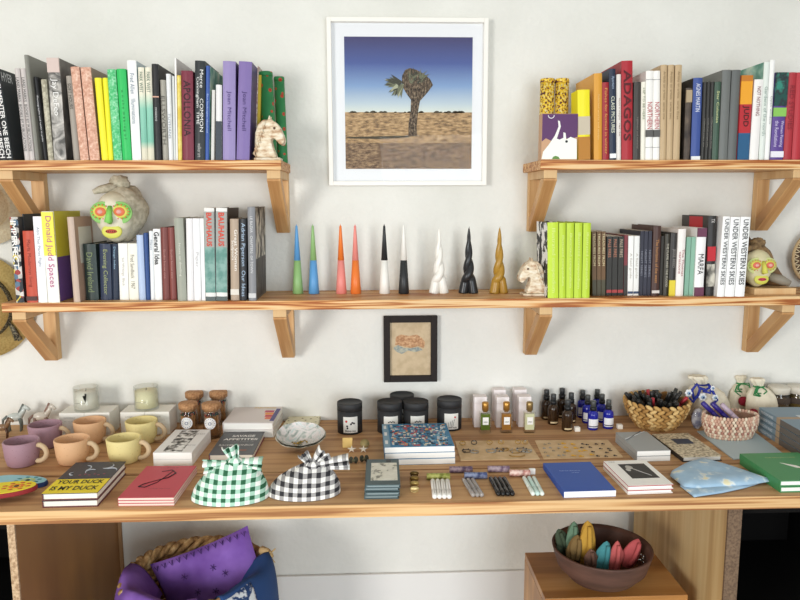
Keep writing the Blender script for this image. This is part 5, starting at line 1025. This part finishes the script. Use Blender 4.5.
# ================================================================ GINGHAM BONNETS
def bonnet(pl, pr, pb, ptop, gm, lb, bows):
    A_, B_ = flat(*pl), flat(*pr); Fp = flat(*pb); cx = (A_.x+B_.x)/2; R = (B_.x-A_.x)/2; ry = R*.62; cy = Fp.y+ry
    top = at(ptop[0], ptop[1], y=cy+.015); Hh = top.z-ZT-.012; tx = top.x-cx
    t = thing('gingham_cloth', lb, 'cloth', (cx, cy, ZT+.0015)); q = .0204
    def f(u, v):
        a_ = 2*PI*u; s = v; r = math.cos(s*PI/2*.93)**.72; n_ = noise.noise(Vector((math.cos(a_)*2, math.sin(a_)*2, s*3)))
        wr = 1+.06*math.sin(a_*9+2*n_)*s*s*(1.4-s)
        x = R*r*wr*math.cos(a_)+tx*s**1.4; y_ = ry*r*wr*math.sin(a_)+.02*s; z = Hh*s**1.0+.004*n_*s
        return (x, y_, z)
    def uvf(u, v):
        p_ = f(u, v); return (p_[0]/q, (v*Hh*1.25)/q if p_[1] < .01 else (v*Hh*1.25)/q+.2)
    MB().grid(f, 72, 22, wu=True, uvf=uvf).build('domed_cloth', gm, t)
    for (bx, by, sx_, sz, an) in bows:      # gathered ends of the cloth, pleated fans
        p_ = at(bx, by, y=cy+.012); o = Vector((p_.x-cx, p_.y-cy, p_.z-ZT)); org = Vector((tx*.9, .016, Hh*.9))
        def g(u, v, o=o, org=org, sx_=sx_, sz=sz):
            c_ = org.lerp(o, v); wd_ = (.22+.78*v**.8); th = (u-.5)*2
            d = (o-org).normalized(); side = Vector((d.z, 0, -d.x)) if abs(d.x)+abs(d.z) > .01 else Vector((1, 0, 0))
            return tuple(c_+side*(th*sz*wd_)+Vector((0, -.010*math.sin(th*7)*wd_-.006*(1-th*th), .002*math.sin(th*5))))
        MB().grid(g, 20, 8, uvf=lambda u, v, sz=sz, o=o, org=org: (u*2*sz/q, v*(o-org).length/q)).build('gathered_end', gm, t, solid=.0025)
    MB().grid(lambda u, v: (tx+.016*math.cos(2*PI*u)*math.cos(PI*(v-.5))*(1+.12*math.sin(8*PI*u)), .010+.015*math.sin(2*PI*u)*math.cos(PI*(v-.5)), Hh*.93+.013*math.sin(PI*(v-.5))), 24, 12, wu=True, uvf=lambda u, v: (u*4.2, v*1.7)).build('knot', gm, t)
    return t
gg = gingham('gingham_green', '#23613f', '#a4cfb8'); gb = gingham('gingham_black', '#2c2b30', '#a09d9c')
bonnet((195, 492), (271, 490), (232, 507.3), (236, 455), gg, 'green and white gingham cloth gathered at the top, front of table', [(204, 467, 0, .019, 0), (230, 447, 0, .021, 0), (262, 467, 0, .019, 0)])
bonnet((269.3, 488), (341, 487), (303, 502.3), (313, 459), gb, 'black and white gingham cloth gathered at the top, front of table', [(303, 454, 0, .015, 0), (325, 452, 0, .018, 0), (349, 462, 0, .015, 0)])
# ================================================================ POUCHES AT LEFT, BANDANA
def pouch(cx, cy, rx, ry, z, cols, lb, rz, pat):
    c = at(cx, cy, z=z); t = thing('fabric_pouch', lb, 'pouch', c, rz=rz, group='painted fabric pouches')
    pts = [(rx*math.copysign(abs(math.cos(a_))**.75, math.cos(a_)), ry*math.copysign(abs(math.sin(a_))**.85, math.sin(a_))*(1-.25*math.cos(a_))) for a_ in np.linspace(0, 2*PI, 33)[:-1]]
    MB().prism(pts, 0, .011).build('body', mat(cols[1], .8), t, bev=.003)
    MB().prism([(p_[0]*.96, p_[1]*.96) for p_ in pts], .0112, .0125).build('top_panel', mat(cols[0], .8), t, bev=.0006)
    m = MB(); random.seed(int(cx)+3)
    for k in range(16):
        a_ = 2*PI*k/16; r1 = .012+.012*(k % 2); m.ball((r1*math.cos(a_)*1.1+pat[0], r1*math.sin(a_)*.8, .0127), (.006, .0035, .0009), k % 2, n=6)
    m.ball((pat[0], 0, .0128), (.006, .005, .001), 2, n=8); m.build('painted_motif', [mat(cols[2], .7), mat(cols[3], .7), mat('#2a2a2a', .7)], t)
pouch(18, 485, .072, .031, ZT, ('#9ad0dc', '#243a6e', '#c8d77f', '#3f8a8a'), 'light blue painted pouch lying behind the yellow one', -.1, (.025, 0))
pouch(7, 492.5, .063, .036, ZT+.0135, ('#f1da2c', '#9c2a2c', '#e2782c', '#c94f2a'), 'yellow painted pouch with orange motif at left table edge', .28, (.02, 0))
c = flat(712, 480)
t = thing('folded_bandana', 'folded pale blue patterned bandana between the white and green books', 'cloth', (0, 0, ZT)); random.seed(2)
blb = tex('bandana', [(.32, '#e6ddb4'), (.37, '#d6e2e6'), (.42, '#a6c5dc'), (.62, '#98bbd6'), (.7, '#c3d7e1')], ns=26, det=3)
def layer(pts, z0, th, nm):
    ps = [flat(*q_) for q_ in pts]; cc = sum(ps, Vector())/len(ps)
    def f(u, v):
        k = u*len(ps); i = int(k) % len(ps); fr = k-int(k); e = ps[i].lerp(ps[(i+1) % len(ps)], fr); p_ = cc.lerp(e, v)
        n_ = noise.noise(Vector((p_.x*22, p_.y*22, z0*50))); return (p_.x, p_.y, z0+th*(1-v**6)+.004*n_*(1-v)+.0015)
    MB().grid(f, 64, 10, wu=True).build(nm, blb, t, solid=.0025)
layer([(680, 487), (694, 498), (722, 494), (745, 489), (764, 483), (735, 474), (700, 470), (684, 478)], .001, .005, 'lower_fold')
layer([(670, 479), (684, 490), (700, 491.5), (730, 489), (750, 488), (773, 484), (750, 476), (726, 468), (703, 461.5), (686, 466), (672, 474)], .006, .012, 'upper_fold')
# ================================================================ COTTON BAGS
def bag(px, py, px2, py2, R, lb, cordc, pom=None, flowers=False, nm='drawstring_bag'):
    y = -.075 if not pom else -.06
    c = flat(px, py); tp = at(px2, py2, y=c.y); Hh = tp.z-ZT; dx = tp.x-c.x
    t = thing(nm, lb, 'bag', (c.x, c.y, ZT)); cot = mat('#e9dfc6', .9, bump=.3, bs=120)
    prof = [(.25, .0), (.8, .01), (1., .12), (.98, .38), (.86, .6), (.55, .74), (.26, .8), (.3, .86), (.44, .95), (.38, 1.0), (.1, .97)]
    def f(u, v):
        k = v*(len(prof)-1); i = min(int(k), len(prof)-2); fr = k-i; r = (prof[i][0]*(1-fr)+prof[i+1][0]*fr)*R; z = (prof[i][1]*(1-fr)+prof[i+1][1]*fr)*Hh
        a_ = 2*PI*u; wr = 1+.12*math.sin(a_*8)*min(1, max(0, z/Hh-.35)*2)+.08*noise.noise(Vector((math.cos(a_), math.sin(a_), z*20)))
        return (r*wr*math.cos(a_)+dx*(z/Hh)**1.6, r*.62*wr*math.sin(a_), z)
    MB().grid(f, 48, 40, wu=True).build('cotton_body', cot, t)
    nz = .8*Hh; nx = dx*.8**1.6; m = MB(); m.tube([(nx+.29*R*math.cos(a_), .2*R*math.sin(a_), nz) for a_ in np.linspace(0, 2*PI, 20)[:-1]], .0028, 6, closed=True)
    random.seed(int(px))
    for k in range(0 if flowers else 6):
        a0 = random.uniform(-2.8, -.4); L_ = random.uniform(.015, .035); sx_ = random.choice([-1, 1])
        m.tube([(nx+sx_*.004, -.24*R, nz), (nx+sx_*L_*.6, -.3*R-.004, nz+L_*.35*random.uniform(-1, 1)), (nx+sx_*L_*.8, -.34*R-.006, nz-L_*.6), (nx+sx_*L_*.2, -.33*R-.006, nz-L_*(.3+random.random()))], .0019, 6)
    m.build('cord', mat(cordc, .6), t)
    if pom: MB().ball((pom[0], pom[1], pom[2]), .0145, n=16, fn=lambda p: p*(1+.12*noise.noise(p*8))).build('pompom', mat('#9c1f33', .95), t)
    if flowers:
        yq = c.y-R*.62-.004
        def q3(a_, b_, e=0): v_ = at(a_, b_, y=yq-e); return v_-Vector((c.x, c.y, ZT))
        for (fa, fb, s_) in ((688.5, 393, .0115), (702.5, 397, .0125), (715, 397.5, .010), (712.5, 388, .008)):
            m = MB(); f0 = q3(fa, fb, .004)
            for k in range(6): a_ = 2*PI*k/6; m.ball(f0+Vector((s_*.6*math.cos(a_), 0, s_*.6*math.sin(a_))), (s_*.45, .004, s_*.45), 0, n=8)
            m.ball(f0+Vector((0, -.004, 0)), (s_*.45, .004, s_*.45), 1, n=8); m.ball(f0+Vector((0, -.0075, 0)), (s_*.2, .003, s_*.2), 2, n=6)
            m.build('yarn_flower', [mat('#e9ecef', .8), mat('#8fb0cf', .8), mat('#1e2a7a', .8)], t)
        for pts_ in (((694, 399), (692, 390), (697, 384), (700, 389), (697, 398)), ((700, 388), (706, 390), (712, 386), (710, 393), (703, 391)), ((711, 387), (708, 384), (713, 392), (717, 400), (713, 404)), ((689, 398), (693, 402), (697, 396))):
            MB().tube([q3(*q_, .001+.003*(k % 2)) for k, q_ in enumerate(pts_)], .0042, 8).build('ribbon_loop', mat('#25329c', .6), t)
    return t
bag(710.5, 419, 697, 375.5, .066, 'cream cotton bag tied with blue ribbon and white yarn flowers', '#25329c', flowers=True)
bag(739, 414, 741, 375.5, .038, 'cream cotton bag with green cord, half hidden behind another', '#2f8a4a', pom=(-.006, -.03, .05))
bag(762, 420, 757, 378, .05, 'cream cotton bag with green cord and dark red pompom, beside the blue-grey books', '#2f8a4a', pom=(-.046, -.03, .03))
t = thing('cellophane_bag', 'small clear bag of white yarn bits in front of the blue-tied bag', 'bag', flat(697, 428.5))
MB().ball((0, 0, .03), (.017, .011, .03), n=20, fn=lambda p: p*(1+.2*noise.noise(p*3))).build('yarn_bits', tex('yarnbits', [(.4, '#8d90a8'), (.6, '#dcdde0')], ns=60), t)
MB().ball((0, 0, .034), (.0195, .0135, .0335), n=20, fn=lambda p: p*(1+.08*noise.noise(p*3))).build('clear_film', glass('#f6f6f8', .95), t)
for px, py, lb, cc in ((778, 410, 'small glass jar with dark lid band behind the blue-grey books, left', '#4b3d33'), (797, 409, 'small glass jar with yellow label behind the blue-grey books, right', '#4b3d33')):
    c = at(px, 420, z=ZT); c.y = min(c.y, -.04); t = thing('glass_jar', lb, 'jar', Vector((xat(px, -.045, ZT+.05), -.045, ZT))); R = .034
    MB().lathe([(0, 0), (R, .001), (R, .07), (R*.9, .078), (R*.9, .095), (R*.86, .095), (R*.86, .077), (R*.95, .068), (R*.95, .004), (0, .004)], 30).build('glass_body', glass('#e9e6df', .9), t)
    MB().lathe([(0, .005), (R*.92, .005), (R*.92, .066), (0, .066)], 28).build('contents', mat('#b9a184' if px < 790 else '#c9b26a', .7), t)
    MB().lathe([(R*.93, .079), (R*.93, .097), (R*.88, .1), (0, .1)], 30).build('lid', mat('#d8d2c2', .5), t); MB().lathe([(R*1.005, .05), (R*1.005, .068)], 30, open_=True).build('dark_band', mat(cc, .6), t)
    m = MB(); m.grid(lambda u, v: (1.015*R*math.sin(-.5+u), -1.015*R*math.cos(-.5+u), .012+.03*v), 8, 1); m.build('label', mat('#c4413a' if px < 790 else '#d8c24a', .6), t)
# ================================================================ SMALL METAL HORSE ORNAMENTS
def toyhorse(px, py, s, c1, c2, lb):
    c = at(px, py, z=ZT); t = thing('horse_ornament', lb, 'ornament', c, rz=.2, group='glass horse ornaments')
    g = mat(c1, .15, spec=.6); m = MB()
    m.ball((0, 0, .042*s), (.022*s, .012*s, .013*s), n=14); m.tube([(.014*s, 0, .045*s), (.024*s, 0, .06*s), (.028*s, 0, .072*s)], [.009*s, .007*s, .006*s], 8); m.tube([(.025*s, 0, .073*s), (.036*s, 0, .066*s), (.041*s, 0, .06*s)], [.007*s, .0055*s, .004*s], 8)
    m.build('body', g, t)
    for x_ in (-.015, .013):
        for y_ in (-.006, .006): MB().tube([(x_*s, y_*s, .04*s), (x_*1.25*s, y_*s, .02*s), (x_*1.1*s, y_*s, 0)], [.005*s, .0035*s, .003*s], 7).build('leg', mat(c2, .3), t)
    MB().tube([(-.02*s, 0, .046*s), (-.032*s, 0, .036*s), (-.034*s, 0, .018*s)], [.004*s, .004*s, .002*s], 7).build('tail', mat(c2, .4), t)
    MB().tube([(.012*s, 0, .055*s), (.02*s, 0, .068*s), (.024*s, 0, .08*s)], [.004*s, .005*s, .003*s], 6).build('mane', mat(c2, .4), t)
toyhorse(16, 431, 1., '#c5ccc6', '#6f7670', 'small pale grey glass horse ornament at left by the wall')
toyhorse(42, 430, 1., '#cfc6b8', '#8a6a5c', 'small pale glass horse ornament with reddish tail by the wall')
toyhorse(3, 438, .75, '#8a6a4c', '#5b3d2a', 'small brown horse ornament at the left picture edge')
# ================================================================ UNDER THE TABLE: PLINTH, BOWL, LAUNDRY BASKET
zp = .46
pc = [at(526, 551, z=zp), at(651, 551, z=zp), at(689, 594, z=zp), at(551, 599.5, z=zp)]
x0 = (pc[0].x+pc[3].x)/2; x1 = (pc[1].x+pc[2].x)/2; yb_ = (pc[0].y+pc[1].y)/2; yf_ = (pc[2].y+pc[3].y)/2
x0 -= .009
t = thing('wooden_plinth', 'square honey-coloured wooden plinth carrying the dark bowl', 'plinth', ((x0+x1)/2, (yb_+yf_)/2, 0)); hx, hy = (x1-x0)/2, (yb_-yf_)/2
hon = wood('honey', '#c88f4e', '#b67a3b', '#96602b', fine=.9, r=.35, zs=10); honz = wood('honey_side', '#d9a05a', '#c98d48', '#a86f35', along='z', fine=.8, r=.4, zs=10)
MB().box(-hx, hx, -hy, hy, zp-.018, zp).build('top_board', hon, t, bev=.001)
m = MB(); m.box(-hx, -hx+.018, -hy, hy, 0, zp-.0185); m.box(hx-.018, hx, -hy, hy, 0, zp-.0185); m.box(-hx+.018, hx-.018, -hy, -hy+.018, 0, zp-.0185); m.box(-hx+.018, hx-.018, hy-.018, hy, 0, zp-.0185); m.build('side_boards', honz, t)
print('PLINTH', x0, x1, yb_, yf_)
bcn = at(600.5, 582, z=zp); bR = .124; bH = .098
bw_ = tex('dark_wood_bowl', [(.35, '#4a3026'), (.6, '#664437')], ns=6, det=5, scale=(1, 1, 5), r=.6)
t = thing('wooden_bowl', 'large dark wooden bowl on the plinth holding folded cloths', 'bowl', (bcn.x, bcn.y+.0, zp))
MB().lathe([(0, 0), (bR*.36, 0), (bR*.4, .003), (bR*.66, .02), (bR*.88, .05), (bR*.985, bH-.004), (bR*.99, bH), (bR*.95, bH), (bR*.9, bH-.01), (bR*.8, .05), (bR*.6, .024), (bR*.3, .010), (0, .009)], 56).build('bowl_body', bw_, t)
def cloth(px, py, L_, w_, col, lb, lean, rz, dy):
    p_ = at(px, py, y=bcn.y+dy); t = thing('folded_cloth', lb, 'cloth', (p_.x, p_.y, zp+.034+abs(p_.x-bcn.x)*.3), group='folded cloths in the wooden bowl'); t.rotation_euler = (0, lean, rz)
    def f(u, v):
        a_ = 2*PI*u; s = v; wd = w_*(math.sin(PI*min(1, s*.94+.06))**.55)*(1-.3*s); n_ = noise.noise(Vector((math.cos(a_)*1.5+px, math.sin(a_)*1.5, s*3)))
        return (wd*math.cos(a_)*(1+.35*n_), .4*w_*math.sin(a_)*(1+.2*n_)*math.sin(PI*min(1, s*.96+.04))**.5, s*L_)
    MB().grid(f, 28, 16, wu=True).build('cloth_body', mat(col, .9, bump=.3, bs=150), t)
    MB().grid(lambda u, v: (w_*.5*(v-.3)*(1-u*.3), -.42*w_*math.sin(PI*(u*.8+.1))**.5-.001-.004*math.sin(PI*v), L_*(.12+.78*u)), 10, 6).build('fold', mat(col, .9, bump=.3, bs=150), t, solid=.003)
for (px, py, L_, w_, col, lb, ln, rz, dy) in ((566, 560, .075, .020, '#3c4a34', 'dark green cloth at the back left of the bowl', -.32, .2, .03), (571, 562, .095, .022, '#5f7d63', 'grey-green cloth left in the bowl', .05, .1, .02),
    (574, 565, .07, .026, '#7d6134', 'brown cloth left of the mustard one', .1, .2, -.0), (586, 567, .115, .026, '#c0902e', 'tall mustard yellow cloth in the bowl', .0, .1, .0), (592, 572, .06, .02, '#6d4c3c', 'small brown cloth under the mustard one', -.1, .1, -.03),
    (601, 573, .085, .024, '#3f8a90', 'teal cloth in the middle of the bowl', .14, .1, -.03), (613, 574, .082, .022, '#c65a58', 'coral red cloth right of the teal one', .1, .1, -.03), (625, 573, .075, .025, '#bd4f50', 'darker coral cloth at the right in the bowl', .45, .2, -.02)):
    cloth(px, py, L_*1.04, w_*1.05, col, lb, ln, rz, dy)
t = thing('bead_string', 'small silver beads at the right inside the bowl', 'beads', (at(641, 566, y=bcn.y-.02).x, bcn.y-.02, zp+.062)); m = MB()
for k in range(7): m.ball((.006*math.cos(k*1.3), .005*math.sin(k*1.3), .003*k), .0032, n=8)
m.build('beads', mat('#b9b9b4', .2, .8), t)
# laundry basket
lz = .44; lc = at(196, 574, z=lz); LR = .176
t = thing('storage_basket', 'large round wicker basket under the table with cushions', 'basket', (lc.x, lc.y, 0))
wick = tex('wicker', [(.35, '#7d5a33'), (.55, '#b8905a'), (.7, '#dcbd86')], ns=60, bump=.8, r=.8, scale=(1, 1, .5))
m = MB()
for r_ in range(20):
    z = .012+r_*.0215; rr = LR*(.82+.18*math.sin(min(1, z/lz)*PI/2)); m.tube([(rr*math.cos(a_), rr*math.sin(a_), z+.003*math.sin(14*a_+r_*PI)) for a_ in np.linspace(0, 2*PI, 85)[:-1]], .0115, 7, closed=True)
m.build('wicker_wall', wick, t)
m = MB()
for ph in (0, 2.1, 4.2): m.tube([((LR+.009*math.cos(11*a_+ph))*math.cos(a_), (LR+.009*math.cos(11*a_+ph))*math.sin(a_), lz+.011*math.sin(11*a_+ph)) for a_ in np.linspace(0, 2*PI, 221)[:-1]], .0095, 7, closed=True)
m.build('braided_rim', wick, t)
MB().lathe([(0, .006), (LR*.75, .006), (LR*.74, .0062), (0, .0075)], 30).build('bottom', wick, t)
m = MB(); m.tube([(LR*.86, LR*.4, lz+.012), (LR*.95, LR*.36, lz+.03), (LR*1.02, LR*.28, lz+.032), (LR*1.1, LR*.22, lz+.02)], [.01, .012, .011, .008], 8)
for k in range(8): m.tube([(LR*1.05, LR*.25, lz+.026), (LR*(1.12+.04*math.sin(k*2.)), LR*.22+.01*math.cos(k), lz+.026+.018*math.sin(k*1.1))], [.003, .0012], 5)
m.build('knotted_end', mat('#cbaa72', .85, bump=.5), t)
def cushion(cn, w_, h, th, rot, col, lb, nm='cushion', stitch=None, top=None):
    t = thing(nm, lb, 'cushion', cn, rot=rot)
    def f(sgn):
        def g(u, v):
            x, z = (u-.5)*2, (v-.5)*2; e = (1-abs(x)**2.5)*(1-abs(z)**2.5); e = max(e, 0)**.45; n_ = noise.noise(Vector((x*2, z*2, sgn)))
            px_ = x*w_*(1-.06*(1-abs(z)**2)); pz_ = z*h*(1-.06*(1-abs(x)**2)); return (px_, sgn*th*e*(1+.25*n_), pz_)
        return g
    m = MB(); m.grid(f(-1), 26, 26); m.grid(f(1), 26, 26); m.build('cushion_cover', col, t)
    if stitch:
        m = MB()
        for k in range(13):
            x = -w_*.88+k*w_*1.76/12; m.tube([(x, -th*.56, h*.93), (x+.006, -th*.6, h*.83), (x+.012, -th*.56, h*.93)], .0011, 5); m.tube([(x+.006, -th*.4, h*.92), (x+.006, -th*.62, h*.82)], .0009, 4)
        m.build('embroidered_border', mat(stitch, .8), t)
        for (cx_, cz_) in ((-.03, .01), (.015, -.005), (.055, .03), (-.05, .06), (.03, .055)):
            m = MB()
            for k in range(6): a_ = 2*PI*k/6; m.tube([(cx_, -th*1.12, cz_), (cx_+.009*math.cos(a_), -th*1.12, cz_+.009*math.sin(a_))], .0009, 4)
            m.build('embroidered_flower', mat(stitch, .8), t)
    return t
pur = tex('purple_cloth', [(.35, '#6f459e'), (.65, '#8a5fbb')], ns=12, r=.85)
cp = at(203, 575, y=lc.y+.03)
cushion(Vector((cp.x+.028, lc.y+.03, .386)), .142, .118, .035, (-.22, -.37, .02), pur, 'purple embroidered cushion standing in the wicker basket', stitch='#45266b')
t = thing('purple_cloth', 'purple cloth draped over the left rim of the wicker basket', 'cloth', (lc.x, lc.y, 0))
def drape(a0, a1, zlo, r0=1.):
    def g(u, v):
        a_ = a0+(a1-a0)*u
        if v < .45: k = v/.45; r = LR*(.55+.48*k); z = lz-.06+.085*math.sin(k*PI/2)
        else: k = (v-.45)/.55; r = LR*(1.03+.15*math.sin(min(1, k*2)*PI/2)); z = lz+.025-(lz+.025-zlo)*k**1.3
        n_ = noise.noise(Vector((a_*2, v*3, zlo))); return (r*r0*(1+.04*n_)*math.cos(a_), r*r0*(1+.04*n_)*math.sin(a_), z+.01*n_+.004*math.sin(a_*8))
    return g
MB().grid(drape(math.radians(172), math.radians(285), .12), 30, 20).build('cloth_body', pur, t, solid=.006)
t = thing('blue_cloth', 'dark blue cloth with white print over the right rim of the wicker basket', 'cloth', (lc.x, lc.y, 0))
MB().grid(drape(math.radians(-58), math.radians(12), .12, 1.02), 30, 20).build('cloth_body', mat('#23477f', .85), t, solid=.007)
MB().grid(drape(math.radians(-57), math.radians(-32), .2, 1.065), 16, 14).build('printed_part', tex('blue_print', [(.46, '#1d3c6d'), (.54, '#cfd4d8')], ns=60, det=5), t, solid=.002)
